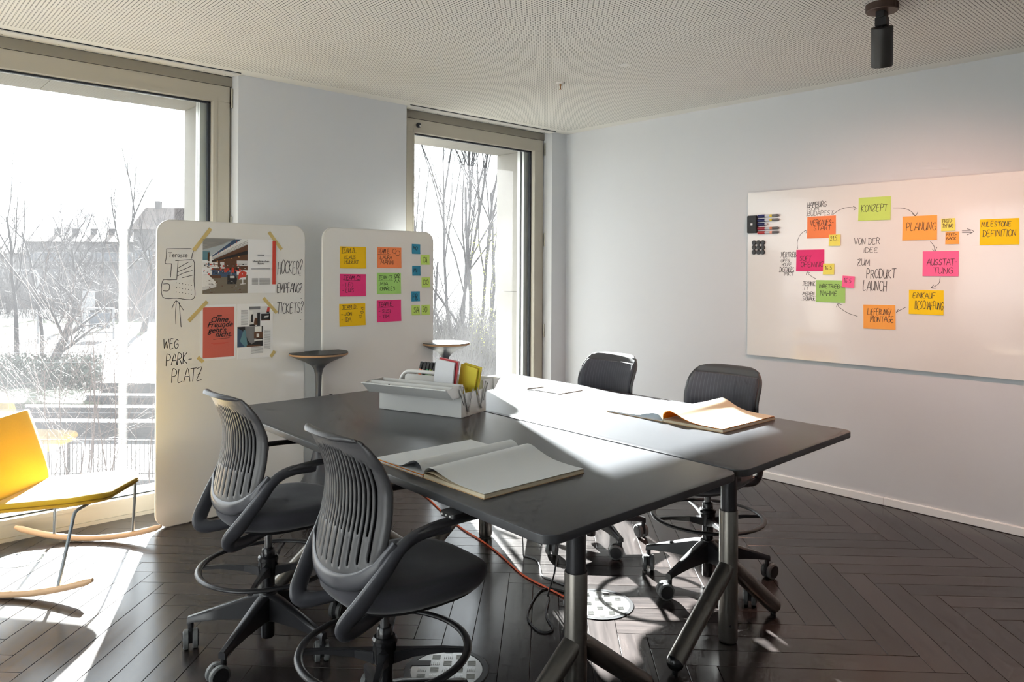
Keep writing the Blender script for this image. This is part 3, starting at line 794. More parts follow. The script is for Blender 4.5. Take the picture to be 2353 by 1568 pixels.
TEXT2 = [('TEAM_A', 'TEAM A', 2.796, 1.761, 0.109, 0.037), ('TEAM_A', '.KLAUS', 2.814, 1.715, 0.101, 0.025), ('TEAM_A', '.HUBERT', 2.814, 1.68, 0.126, 0.027), ('TEAM_B', 'TEAM B', 3.111, 1.764, 0.099, 0.033), ('TEAM_B', '.LAURA', 3.123, 1.718, 0.112, 0.028), ('TEAM_B', '.MANNI', 3.123, 1.679, 0.134, 0.031), ('TEAM_C1', 'TEAM C1', 2.815, 1.56, 0.141, 0.031), ('TEAM_C1', '- LEO', 2.803, 1.506, 0.089, 0.032), ('TEAM_C1', '- LUIS', 2.804, 1.466, 0.097, 0.027), ('TEAM_C2', 'TEAM C2', 3.12, 1.561, 0.121, 0.031), ('TEAM_C2', '.MIA', 3.121, 1.516, 0.078, 0.024), ('TEAM_C2', '.CHARLES', 3.121, 1.476, 0.144, 0.029), ('TEAM_D', 'TEAM D', 2.804, 1.341, 0.116, 0.029), ('TEAM_D', '- JON', 2.795, 1.292, 0.091, 0.024), ('TEAM_D', '- IDA', 2.795, 1.248, 0.082, 0.032), ('TEAM_E', 'TEAM E', 3.119, 1.355, 0.121, 0.03), ('TEAM_E', '- SUSI', 3.118, 1.302, 0.109, 0.026), ('TEAM_E', '- TIM', 3.118, 1.263, 0.096, 0.026), ('MO', 'MO', 3.434, 1.797, 0.044, 0.03), ('Di', 'Di', 3.537, 1.698, 0.034, 0.043), ('MI', 'MI', 3.442, 1.618, 0.035, 0.03), ('DO', 'DO', 3.538, 1.52, 0.049, 0.04), ('FR', 'FR', 3.432, 1.398, 0.05, 0.046), ('SA', 'SA', 3.444, 1.294, 0.046, 0.044), ('SO', 'SO', 3.528, 1.296, 0.046, 0.043)]
TEXTR = [('', '.HAMBURG', 2.685, 2.122, 0.153, 0.038), ('', '.ROM', 2.687, 2.096, 0.101, 0.027), ('', '.BUDAPEST', 2.687, 2.059, 0.21, 0.032), ('VERKAUF', 'VERKAUFS-', 2.65, 1.986, 0.173, 0.039), ('VERKAUF', 'START', 2.628, 1.948, 0.134, 0.032), ('KONZEPT', 'KONZEPT', 2.277, 2.069, 0.18, 0.046), ('PLANUNG', 'PLANUNG', 1.974, 1.922, 0.187, 0.054), ('PROTO', 'PROTO-', 1.746, 1.968, 0.06, 0.023), ('PROTO', 'TYPING', 1.748, 1.934, 0.065, 0.025), ('FEED', 'FEED-', 1.722, 1.878, 0.061, 0.019), ('FEED', 'BACK', 1.722, 1.853, 0.057, 0.018), ('MILE', 'MILESTONE', 1.519, 1.93, 0.163, 0.031), ('MILE', 'DEFINITION', 1.512, 1.868, 0.181, 0.04), ('D21', '21.5.', 2.498, 1.868, 0.06, 0.036), ('', 'VON DER', 2.325, 1.836, 0.176, 0.043), ('', 'iDEE', 2.261, 1.778, 0.1, 0.033), ('', 'ZUM', 2.304, 1.685, 0.089, 0.047), ('', 'PRODUKT', 2.24, 1.596, 0.199, 0.061), ('', 'LAUNCH', 2.262, 1.506, 0.161, 0.071), ('SOFT', 'SOFT', 2.734, 1.724, 0.091, 0.035), ('SOFT', 'OPENiNG', 2.725, 1.676, 0.174, 0.038), ('D16a', '16.5', 2.536, 1.655, 0.054, 0.027), ('D16b', '16.5', 2.396, 1.559, 0.055, 0.033), ('INBETR', 'iNBETRiEB-', 2.583, 1.518, 0.17, 0.028), ('INBETR', 'NAHME', 2.573, 1.462, 0.126, 0.035), ('LIEFER', 'LiEFERUNG/', 2.228, 1.337, 0.158, 0.042), ('LIEFER', 'MONTAGE', 2.21, 1.288, 0.158, 0.043), ('EINKAUF', 'EiNKAUF', 1.929, 1.463, 0.142, 0.036), ('EINKAUF', 'BESCHAFFUNG', 1.915, 1.389, 0.174, 0.052), ('AUSSTAT', 'AUSSTAT-', 1.84, 1.686, 0.18, 0.041), ('AUSSTAT', 'TUNG', 1.803, 1.631, 0.119, 0.039), ('', '.VERTRiEB', 2.892, 1.75, 0.129, 0.038), ('', '.OPEN', 2.894, 1.711, 0.079, 0.024), ('', 'HOUSE', 2.879, 1.68, 0.079, 0.024), ('', '.DiGiTALES', 2.903, 1.635, 0.124, 0.038), ('', 'MKT', 2.858, 1.606, 0.075, 0.03), ('', '.TECHNiK', 2.713, 1.534, 0.101, 0.032), ('', '.iT', 2.713, 1.5, 0.052, 0.027), ('', '.MEDiEN', 2.715, 1.462, 0.096, 0.026), ('', '.SiGNAGE', 2.717, 1.422, 0.106, 0.032)]
DRAW1 = [[(1.565, 1.759), (1.644, 1.762), (1.724, 1.761), (1.721, 1.724), (1.718, 1.7)], [(1.565, 1.759), (1.562, 1.703), (1.558, 1.668), (1.592, 1.665), (1.594, 1.659), (1.589, 1.58)], [(1.619, 1.685), (1.716, 1.693), (1.732, 1.683), (1.736, 1.659), (1.734, 1.557), (1.733, 1.443), (1.628, 1.447), (1.543, 1.456), (1.541, 1.557), (1.583, 1.564), (1.627, 1.566)], [(1.634, 1.682), (1.63, 1.621), (1.627, 1.566)], [(1.633, 1.638), (1.662, 1.656), (1.702, 1.679)], [(1.633, 1.614), (1.68, 1.635), (1.72, 1.654)], [(1.631, 1.588), (1.671, 1.608), (1.722, 1.622)], [(1.662, 1.577), (1.689, 1.584), (1.727, 1.594)], [(1.547, 1.538), (1.581, 1.536), (1.578, 1.497), (1.546, 1.495)], [(1.623, 1.282), (1.621, 1.356), (1.625, 1.427)], [(1.655, 1.263), (1.648, 1.346), (1.644, 1.419)], [(1.599, 1.384), (1.61, 1.411), (1.625, 1.431), (1.646, 1.405), (1.668, 1.37)], [(1.624, 1.545), (1.626, 1.544)], [(1.642, 1.542), (1.645, 1.541)], [(1.661, 1.539), (1.664, 1.538)], [(1.68, 1.535), (1.682, 1.534)], [(1.698, 1.532), (1.701, 1.531)], [(1.717, 1.529), (1.72, 1.528)], [(1.624, 1.515), (1.627, 1.514)], [(1.642, 1.512), (1.645, 1.511)], [(1.661, 1.508), (1.664, 1.507)], [(1.68, 1.505), (1.682, 1.504)], [(1.699, 1.502), (1.701, 1.501)], [(1.718, 1.498), (1.72, 1.497)], [(1.624, 1.487), (1.627, 1.486)], [(1.643, 1.484), (1.645, 1.483)], [(1.661, 1.481), (1.664, 1.48)], [(1.68, 1.477), (1.683, 1.476)], [(1.699, 1.474), (1.701, 1.473)], [(1.718, 1.47), (1.72, 1.469)], [(2.466, 1.592), (2.471, 1.591)], [(2.476, 1.428), (2.48, 1.427)], [(2.472, 1.278), (2.477, 1.277)]]
DRAW2 = {'TEAM_A': [[(2.798, 1.756), (2.856, 1.76), (2.923, 1.762)]], 'TEAM_B': [[(3.111, 1.754), (3.171, 1.754), (3.224, 1.754)], [(3.278, 1.782), (3.275, 1.773), (3.267, 1.766), (3.257, 1.765), (3.248, 1.77), (3.244, 1.779), (3.245, 1.789), (3.252, 1.796), (3.262, 1.799), (3.272, 1.795), (3.277, 1.787), (3.277, 1.777)], [(3.312, 1.767), (3.308, 1.756), (3.299, 1.749), (3.287, 1.748), (3.277, 1.753), (3.272, 1.764), (3.274, 1.775), (3.282, 1.783), (3.293, 1.786), (3.304, 1.782), (3.311, 1.772), (3.311, 1.761)]], 'TEAM_C1': [[(2.811, 1.559), (2.882, 1.553), (2.956, 1.557)]], 'TEAM_C2': [[(3.118, 1.553), (3.172, 1.55), (3.245, 1.552)], [(3.283, 1.591), (3.281, 1.585), (3.275, 1.581), (3.267, 1.582), (3.263, 1.588), (3.263, 1.595), (3.267, 1.6), (3.275, 1.601), (3.281, 1.598), (3.283, 1.591)], [(3.309, 1.595), (3.306, 1.588), (3.3, 1.585), (3.293, 1.586), (3.288, 1.591), (3.288, 1.598), (3.293, 1.603), (3.3, 1.605), (3.307, 1.601), (3.309, 1.594)], [(3.273, 1.581), (3.273, 1.558), (3.262, 1.538)], [(3.273, 1.558), (3.281, 1.54)], [(3.298, 1.583), (3.3, 1.558), (3.289, 1.536)], [(3.3, 1.558), (3.313, 1.54)], [(3.258, 1.57), (3.273, 1.574), (3.3, 1.576), (3.316, 1.567)]], 'TEAM_D': [[(2.802, 1.341), (2.871, 1.339), (2.935, 1.341)], [(2.979, 1.33), (2.968, 1.344), (2.972, 1.351), (2.979, 1.345), (2.987, 1.352), (2.992, 1.343), (2.979, 1.33)], [(2.972, 1.299), (2.961, 1.312), (2.965, 1.32), (2.972, 1.314), (2.979, 1.32), (2.985, 1.311), (2.972, 1.299)], [(2.959, 1.27), (2.947, 1.283), (2.951, 1.291), (2.959, 1.285), (2.966, 1.291), (2.971, 1.282), (2.959, 1.27)]], 'TEAM_E': [[(3.118, 1.349), (3.187, 1.346), (3.253, 1.349)]]}
DRAWR = [[(2.484, 2.057), (2.459, 2.076), (2.422, 2.095), (2.37, 2.106), (2.318, 2.098)], [(2.334, 2.111), (2.312, 2.097), (2.329, 2.083)], [(2.059, 2.084), (1.995, 2.078), (1.948, 2.058), (1.916, 2.024)], [(1.934, 2.038), (1.914, 2.022), (1.9, 2.046)], [(1.82, 1.845), (1.798, 1.814), (1.793, 1.78)], [(1.809, 1.795), (1.793, 1.778), (1.78, 1.806)], [(1.759, 1.604), (1.768, 1.563), (1.81, 1.534)], [(1.797, 1.555), (1.812, 1.533), (1.783, 1.532)], [(1.971, 1.399), (2.01, 1.376), (2.034, 1.36)], [(2.021, 1.382), (2.034, 1.359), (2.027, 1.356)], [(2.299, 1.32), (2.366, 1.34), (2.429, 1.379), (2.44, 1.4)], [(2.452, 1.38), (2.44, 1.405), (2.413, 1.398)], [(2.606, 1.585), (2.648, 1.609), (2.676, 1.634)], [(2.682, 1.614), (2.676, 1.636), (2.654, 1.631)], [(2.751, 1.812), (2.754, 1.867), (2.729, 1.921), (2.684, 1.952)], [(2.697, 1.947), (2.681, 1.952), (2.686, 1.931)], [(1.63, 1.909), (1.58, 1.907)], [(1.63, 1.898), (1.576, 1.896)], [(1.603, 1.922), (1.564, 1.904), (1.601, 1.882)]]
PRINT = {'photo': (1.937, 1.655, 0.3, 0.366), 'page1': (2.186, 1.66, 0.197, 0.364), 'bar': (2.272, 1.686, 0.024, 0.308), 'pageA': (1.891, 1.218, 0.236, 0.363), 'coral': (1.894, 1.218, 0.206, 0.331), 'pageB': (2.143, 1.214, 0.249, 0.371), 'pb1': (2.138, 1.314, 0.079, 0.133), 'pb2': (2.213, 1.356, 0.063, 0.046), 'pb3': (2.215, 1.306, 0.065, 0.048), 'pb4': (2.107, 1.177, 0.178, 0.138)}
TAPES = [((1.838, 1.899), (1.729, 1.752)), ((2.235, 1.891), (2.328, 1.773)), ((1.818, 1.422), (1.701, 1.299)), ((2.199, 1.437), (2.296, 1.331)), ((1.76, 1.062), (1.794, 1.029)), ((2.282, 1.068), (2.253, 1.029))]
ERASER = (3.124, 2.014, 0.082, 0.14)
PENS = [((3.076, 2.08), (2.897, 2.071)), ((3.076, 2.047), (2.897, 2.039)), ((3.076, 2.013), (2.997, 2.01)), ((3.075, 1.981), (2.897, 1.974)), ((3.075, 1.949), (2.897, 1.942))]
MAGS = [(3.113, 1.868), (3.075, 1.868), (3.036, 1.867), (3.113, 1.83), (3.074, 1.829), (3.036, 1.829), (3.113, 1.793), (3.074, 1.792), (3.036, 1.792)]
ORANGE = [(3.162, 4.35), (3.045, 4.006), (2.951, 3.693), (2.903, 3.431), (2.844, 3.207), (2.748, 2.922), (2.727, 2.719), (2.715, 2.539)]
CABA = [(2.939, 3.097), (2.949, 3.028), (2.901, 2.945), (2.819, 2.844), (2.816, 2.786), (2.819, 2.638)]
CABB = [(2.648, 2.619), (2.504, 2.495), (2.429, 2.378), (2.373, 2.412), (2.438, 2.554), (2.639, 2.693), (2.731, 2.701), (2.774, 2.595)]
M['ink'] = mat('black_marker', (22, 22, 26), 0.5)
M['board1'] = mat('whiteboard_enamel', (226, 224, 219), 0.22, spec=0.5, var=0.01, coat=0.6, coat_rough=0.06)
M['board2'] = mat('wall_whiteboard_enamel', (226, 224, 220), 0.25, spec=0.5, var=0.01, coat=0.7, coat_rough=0.07)
M['rim'] = mat('board_rim', (206, 204, 198), 0.4)
def note_mat(n, c): return mat(n, c, 0.8, var=0.02, vscale=30, translucent=0.12)
NM = {'yellow': note_mat('note_amber', (250, 200, 10)), 'orange': note_mat('note_orange', (255, 146, 90)), 'peach': note_mat('note_light_orange', (255, 178, 84)), 'pink': note_mat('note_pink', (238, 60, 128)),
      'pink2': note_mat('note_hot_pink', (255, 112, 166)), 'green': note_mat('note_green', (172, 222, 122)), 'lime': note_mat('note_lime', (204, 232, 116)), 'blue': note_mat('note_blue', (58, 150, 182)), 'lemon': note_mat('note_lemon', (246, 238, 112)), 'amber': note_mat('note_yellow', (255, 218, 16))}

# board planes: front of the two mobile panels faces -Y at y=4.946; wall board faces -X at x=5.451
pl_mob = lambda off: (lambda h, v: Vector((h, 4.946 - off, v)))
pl_wall = lambda off: (lambda h, v: Vector((5.451 - off, h, v)))

def mobile_board(x0, x1, label):
    cx = (x0 + x1) / 2; h = 1.945
    b = thing('mobile_whiteboard', label, 'whiteboard', (cx, 4.96, 0))
    w = (x1 - x0) / 2
    poly = fillet([(-w, .004), (w, .004), (w, h), (-w, h)], .085, 10)
    inner = fillet([(-w + .005, .009), (w - .005, .009), (w - .005, h - .005), (-w + .005, h - .005)], .08, 10)
    R = Matrix.Rotation(pi / 2, 4, 'X')
    p = MB().prism(inner, .0125, .014, R).prism(inner, -.014, -.0125, R)
    p.build('panel', M['board1'], b, smooth=30)
    MB().prism(poly, -.0125, .0125, R).build('edge_frame', M['rim'], b, smooth=30, bevel=.002)
    for sx in (-1, 1):
        MB().box(sx * (w * .55) - .02, sx * (w * .55) + .02, -.0125, .0125, 0, .012).build('glide', M['black'], b)
    return b
wb1 = mobile_board(1.508, 2.508, 'mobile whiteboard panel with taped magazine pages and handwriting')
wb2 = mobile_board(2.648, 3.640, 'mobile whiteboard panel carrying the team and weekday notes')

def sub(parent_loc, f):   # place in parent space
    o = Vector(parent_loc); return lambda h, v: f(h, v) - o
def write_words(board, f, words, sx, slant=.10):
    for wd, h, v, ww, hh in words:
        ik = Ink(sub(board.location, f)); ik.rng.seed(wd)
        ik.text(wd, h, v, ww, hh, .0042 if hh > .05 else (.0036 if hh > .035 else .0030), sx, slant)
        ik.build('handwritten_word', M['ink'], board)
def draw_lines(board, f, name, lines, w):
    ik = Ink(sub(board.location, f))
    for l in lines: ik.stroke(l, w)
    ik.build(name, M['ink'], board)
write_words(wb1, pl_mob(.0006), TEXT1, 1)
draw_lines(wb1, pl_mob(.0006), 'drawn_building', DRAW1[:9] + DRAW1[12:30], .0036)
draw_lines(wb1, pl_mob(.0006), 'drawn_arrow', DRAW1[9:12], .0036)
draw_lines(wb1, pl_mob(.0006), 'drawn_dots', DRAW1[30:], .0036)

def make_note(key, rect, colour, label, place, sx, texts, draws, cat='sticky note', group=None, tilt=0.0, wline=.0028):
    """sticky note: thin curled sheet standing a little off the board; sx = +1 when h runs left to right"""
    ch, cv, w, h = rect
    base = place(0)(ch, cv)
    n = thing('sticky_note', label, cat, base, 0, group)
    loc = lambda off: (lambda a, b: place(off)(ch + (a - ch) * cos(tilt) - (b - cv) * sin(tilt) * 1, cv + (b - cv) * cos(tilt) + (a - ch) * sin(tilt)) - base)
    lift = lambda t: .0008 + .007 * max(0, (.75 - t)) ** 2       # bottom edge lifts off
    q = MB(); k = 6; vs = []
    for i in range(k + 1):
        t = i / k
        for a in (-.5, .5): vs.append(loc(lift(t))(ch + a * w, cv + (t - .5) * h))
    m0 = len(vs)
    for i in range(k + 1):
        t = i / k
        for a in (-.5, .5): vs.append(loc(lift(t) + .0005)(ch + a * w, cv + (t - .5) * h))
    fs = []
    for i in range(k):
        a = 2 * i; fs += [(a, a + 1, a + 3, a + 2), (m0 + a, m0 + a + 2, m0 + a + 3, m0 + a + 1), (a, a + 2, m0 + a + 2, m0 + a), (a + 1, m0 + a + 1, m0 + a + 3, a + 3)]
    fs += [(0, m0, m0 + 1, 1), (2 * k, 2 * k + 1, m0 + 2 * k + 1, m0 + 2 * k)]
    q.add(vs, fs); q.build('paper', NM[colour], n)
    def pl(a, b):
        t = min(max((b - cv) / h + .5, 0), 1); return loc(lift(t) + .0009)(a, b)
    ik = Ink(pl); ik.rng.seed(key)
    for wd, hh_, v, ww, ht in texts: ik.text(wd, hh_, v, ww, ht, wline, sx, .10)
    for l in draws: ik.stroke(l, wline * .9)
    if texts or draws: ik.build('handwriting', M['ink'], n)
    return n

T2 = {}
for e in TEXT2: T2.setdefault(e[0], []).append(e[1:])
N2 = [('TEAM_A', 'yellow', 'amber sticky note headed TEAM A on the mobile whiteboard'), ('TEAM_B', 'orange', 'orange sticky note headed TEAM B with two round faces'),
      ('TEAM_C1', 'pink', 'pink sticky note headed TEAM C1'), ('TEAM_C2', 'green', 'green sticky note headed TEAM C2 with two stick figures'),
      ('TEAM_D', 'yellow', 'amber sticky note headed TEAM D with three hearts'), ('TEAM_E', 'pink', 'pink sticky note headed TEAM E'),
      ('MO', 'blue', 'small blue sticky note reading MO'), ('Di', 'lime', 'small lime sticky note reading Di'), ('MI', 'blue', 'small blue sticky note reading MI'),
      ('DO', 'lime', 'small lime sticky note reading DO'), ('FR', 'blue', 'small blue sticky note reading FR'), ('SA', 'lime', 'small lime sticky note reading SA'), ('SO', 'lime', 'small lime sticky note reading SO')]
tl = {'TEAM_D': .012, 'TEAM_C1': -.008, 'TEAM_E': .01, 'MO': -.02, 'DO': .01}
for k, c, lab in N2:
    make_note(k, NOTES2[k], c, lab, pl_mob, 1, T2.get(k, []), DRAW2.get(k, []), group='sticky notes on the mobile whiteboard', tilt=tl.get(k, 0), wline=.0030 if k.startswith('TEAM') else .0034)

# ---- taped magazine pages on the first panel
M['paper'] = mat('magazine_paper', (232, 232, 232), 0.55, var=0.01)
M['coral'] = mat('coral_print', (198, 98, 84), 0.6, var=0.02)
M['red_print'] = mat('red_print', (190, 40, 44), 0.5)
def pm_(n, c): return mat('print_' + n, c, 0.5)
PRT = {n: pm_(n, c) for n, c in dict(concrete=(150, 148, 142), sky=(168, 176, 180), white=(225, 224, 220), brown=(96, 62, 42), floor=(118, 108, 92), dark=(34, 34, 36), red=(198, 62, 44), blue=(62, 84, 112), grey=(120, 120, 122), glow=(236, 178, 110), text=(120, 120, 122), pale=(206, 205, 203), teal=(92, 130, 140)).items()}
PNAMES = list(PRT); PMATS = [PRT[n] for n in PNAMES]
def page(name, rect, label, polys, base_mat, title=()):
    ch, cv, w, h = rect; o = pl_mob(.0005)(ch, cv)
    t = thing(name, label, 'poster', o)
    q = MB().box(-w / 2, w / 2, -.0006, .0003, -h / 2, h / 2); q.build('sheet', base_mat, t)
    if polys:
        m = MB(); m.recalc = False
        for k, (col, pts) in enumerate(polys):
            m.cur = PNAMES.index(col)
            m.add([(-w / 2 + x * w, -.0009 - .00002 * k, -h / 2 + y * h) for x, y in pts], [tuple(range(len(pts)))])
        m.build('print', PMATS, t)
    for txt, x, y, sz, sh, mt in title:
        cu = bpy.data.curves.new('lettering', 'FONT'); cu.body = txt; cu.size = sz; cu.shear = sh; cu.align_x = 'CENTER'; cu.offset = sz * .012
        ob = bpy.data.objects.new('tmp', cu); COL.objects.link(ob)
        dg = bpy.context.evaluated_depsgraph_get(); me = bpy.data.meshes.new_from_object(ob.evaluated_get(dg)); bpy.data.objects.remove(ob)
        me.materials.clear(); me.materials.append(mt)
        lo = bpy.data.objects.new('lettering', me); COL.objects.link(lo); lo.parent = t
        lo.rotation_euler = (pi / 2, 0, 0); lo.location = (-w / 2 + x * w, -.0022, -h / 2 + y * h)
    return t
R_ = lambda x0, y0, x1, y1: [(x0, y0), (x1, y0), (x1, y1), (x0, y1)]
rg = random.Random(3)
ph = [('sky', R_(0, .62, 1, 1)), ('concrete', [(0, .82), (.85, 1), (0, 1)]), ('concrete', [(0, .78), (.5, .9), (.3, .93), (0, .9)]), ('teal', R_(0, .6, .16, .76)), ('brown', R_(.11, .58, .15, .74)),
      ('white', [(.15, .6), (1, .9), (1, 1), (.72, 1), (.15, .66)]), ('blue', [(.2, .68), (.7, .99), (.86, .99), (.2, .655)]), ('white', [(.2, .655), (.86, .985), (1, 1), (1, .93), (.2, .63)]),
      ('brown', [(.2, .6), (1, .9), (1, .78), (.2, .585)]), ('dark', [(.2, .585), (1, .79), (1, .72), (.2, .565)]), ('brown', R_(.2, .42, 1, .57)), ('brown', [(.2, .57), (1, .72), (1, .45), (.2, .5)]),
      ('white', R_(0, .46, .33, .56)), ('pale', R_(.75, .5, 1, .6)), ('dark', R_(.03, .52, .3, .53)), ('dark', R_(.06, .49, .28, .5)), ('dark', R_(.78, .53, .98, .54)), ('pale', R_(.38, .45, .47, .57)),
      ('floor', R_(0, 0, 1, .34)), ('blue', R_(.2, .3, .75, .42)), ('brown', R_(.15, .28, .4, .33)), ('white', [(0, .1), (.3, .14), (.3, .2), (.14, .33), (0, .34)]), ('pale', [(0, .06), (.3, .12), (.3, .17), (0, .12)]),
      ('dark', [(.54, .17), (.74, .17), (.76, .27), (.7, .34), (.54, .33)]), ('pale', R_(.6, .28, .7, .32)), ('red', [(.78, .26), (.94, .26), (.98, .38), (.88, .42), (.8, .37)]), ('white', [(.8, .25), (.95, .25), (.97, .3), (.82, .28)]), ('pale', R_(.87, .17, .9, .25)), ('white', [(.82, .16), (.96, .17), (.95, .18), (.82, .175)])]
for k in range(9):
    x = .36 + rg.random() * .42; y = .37 + rg.random() * .06; ph.append(('red', [(x, y), (x + .06, y), (x + .07, y + .045), (x + .02, y + .055)]))
for k in range(7):
    x = .2 + rg.random() * .75; y = .36 + rg.random() * .08; ph.append(('dark', R_(x, y, x + .03, y + .04)))
for k in range(7): ph.append(('grey', [(0, .80 + k * .028), (.42 + k * .06, .90 + k * .014), (.42 + k * .06, .903 + k * .014), (0, .806 + k * .028)]))
for k in range(70):
    x = rg.random() * .95; y = .34 + rg.random() * .2; w_ = .008 + rg.random() * .03; h_ = .006 + rg.random() * .02
    ph.append((rg.choice(['dark', 'white', 'brown', 'grey', 'red', 'pale', 'blue']), R_(x, y, min(1, x + w_), y + h_)))
for k in range(60):
    x = rg.random() * .94; y = rg.random() * .27; ph.append((rg.choice(['concrete', 'brown', 'grey', 'floor', 'floor']), R_(x, y, x + .05 * rg.random(), y + .012)))
for k in range(3): ph.append(('dark', [(.2, .62 + k * .012), (1, .91 + k * .03), (1, .915 + k * .03), (.2, .623 + k * .012)]))
for k in range(4): ph.append(('glow', R_(.3 + k * .16, .575 + k * .028, .325 + k * .16, .59 + k * .028)))
for k in range(4): ph.append(('red', R_(.34 + k * .13, .70 + k * .07, .35 + k * .13, .75 + k * .07)))
pr = PRINT
c1 = pr['photo']; c2 = pr['page1']
W = c1[2] + c2[2]; fx = c1[2] / W
top = (c1[0] - c1[2] / 2 + W / 2, c1[1], W, c1[3])
sp = [(c, [(x * fx, y) for x, y in p]) for c, p in ph]
sp += [('dark', R_(fx + .34 * (1 - fx), .70, fx + .57 * (1 - fx), .715))]
for k in range(2): sp.append(('text', R_(fx + .12 * (1 - fx), .455 - k * .02, fx + .80 * (1 - fx), .462 - k * .02)))
for k in range(10):
    sp.append(('text', R_(fx + .14 * (1 - fx), .27 - k * .012, fx + .36 * (1 - fx), .275 - k * .012))); sp.append(('text', R_(fx + .41 * (1 - fx), .27 - k * .012, fx + .80 * (1 - fx), .275 - k * .012)))
sp.append(('red', R_(1 - .024 / W, .16, 1.0, .98)))
page('magazine_spread', top, 'taped double page with a lounge photo and the heading Ideen brauchen Raum', sp, M['paper'], [('Ideen brauchen', fx + .47 * (1 - fx), .575, .019, 0, M['ink']), ('Raum.', fx + .47 * (1 - fx), .535, .019, 0, M['ink'])])
pa = pr['pageA']; co = pr['coral']
cp = R_(*( (co[0] - co[2] / 2 - pa[0] + pa[2] / 2) / pa[2], (co[1] - co[3] / 2 - pa[1] + pa[3] / 2) / pa[3], (co[0] + co[2] / 2 - pa[0] + pa[2] / 2) / pa[2], (co[1] + co[3] / 2 - pa[1] + pa[3] / 2) / pa[3]))
PRT['coral'] = M['coral']; PNAMES.append('coral'); PMATS.append(M['coral'])
page('quote_page', pa, 'taped coral page with the handwritten quote Ohne Freunde gehts nicht', [('coral', cp), ('dark', R_(.47, .79, .60, .805)), ('dark', [(.36, .375), (.82, .39), (.82, .383), (.36, .368)]), ('red', R_(.30, .30, .78, .306)), ('red', R_(.36, .285, .7, .291))], M['paper'],
     [('Ohne', .52, .685, .050, .35, M['ink']), ('Freunde', .54, .595, .050, .35, M['ink']), ("geht's", .46, .495, .050, .35, M['ink']), ('nicht.', .64, .415, .050, .35, M['ink'])])
pb = pr['pageB']
def relp(r, items):
    x0 = (r[0] - r[2] / 2 - pb[0] + pb[2] / 2) / pb[2]; y0 = (r[1] - r[3] / 2 - pb[1] + pb[3] / 2) / pb[3]
    return [(c, [(x0 + x * r[2] / pb[2], y0 + y * r[3] / pb[3]) for x, y in p]) for c, p in items]
bp2 = relp(pr['pb1'], [('pale', R_(0, 0, 1, 1)), ('grey', R_(0, .85, 1, 1)), ('white', R_(0, .3, .3, .8)), ('dark', [(.15, .2), (.38, .2), (.36, .58), (.25, .62), (.16, .5)]), ('dark', R_(.72, .0, .98, .68)), ('brown', [(.4, .05), (.75, .05), (.72, .4), (.5, .42)]), ('dark', [(.05, 0), (.6, 0), (.4, .1), (.05, .08)])])
bp2 += relp(pr['pb2'], [('pale', R_(0, 0, 1, 1)), ('red', [(.6, .1), (.95, .1), (1, .8), (.75, .9)]), ('dark', R_(.65, 0, .95, .2))])
bp2 += relp(pr['pb3'], [('dark', R_(0, 0, 1, 1)), ('pale', [(.3, .4), (.8, .45), (.85, .7), (.4, .65)]), ('brown', R_(0, 0, 1, .15))])
bp2 += relp(pr['pb4'], [('dark', R_(0, 0, 1, 1)), ('grey', R_(.3, .55, .68, 1)), ('blue', [(0, .0), (.38, .0), (.2, .8), (0, .95)]), ('teal', [(.1, .3), (.25, .85), (.32, .8), (.4, .05), (.3, 0)]), ('grey', [(.32, .6), (.62, .62), (.78, .3), (.55, .12), (.42, .3)]), ('brown', R_(.65, .4, 1, .7)), ('white', R_(.68, .72, .95, .98)), ('brown', R_(.36, 0, .9, .08)), ('white', R_(.66, .28, .98, .34)), ('white', R_(.75, .45, .85, .62))])
for k in range(14): bp2.append(('text', R_(.10, .88 - k * .02, .29, .886 - k * .02)))
for k in range(18): bp2.append(('text', R_(.74, .5 - k * .02, .93, .506 - k * .02)))
for k in range(6): bp2.append(('text', R_(.38, .19 - k * .02, .72, .196 - k * .02)))
page('article_page', pb, 'taped white article page with three small photos', bp2, M['paper'])
M['tape'] = mat('masking_tape', (226, 205, 140), 0.7, var=0.05, vscale=60, translucent=0.3)
tape_lab = ['upper left of the double page', 'upper right of the double page', 'upper left of the coral page', 'upper right of the article page', 'lower left of the coral page', 'lower right of the article page']
for (a, b), tl_ in zip(TAPES, tape_lab):
    a = Vector((a[0], a[1])); b = Vector((b[0], b[1])); d = (b - a).normalized(); nn = Vector((-d.y, d.x)) * .0115; c = (a + b) / 2
    o = pl_mob(.0016)(c.x, c.y)
    q = MB(); q.add([(p.x - c.x, -e, p.y - c.y) for e in (0, .0004) for p in (a + nn, a - nn, b - nn, b + nn)], [(0, 1, 2, 3), (7, 6, 5, 4), (0, 4, 5, 1), (1, 5, 6, 2), (2, 6, 7, 3), (3, 7, 4, 0)])
    t = q.build('masking_tape_strip', M['tape'], None); t.location = o; t['label'] = 'strip of yellowish masking tape at the ' + tl_; t['category'] = 'tape'; t['group'] = 'masking tape strips on the mobile whiteboard'

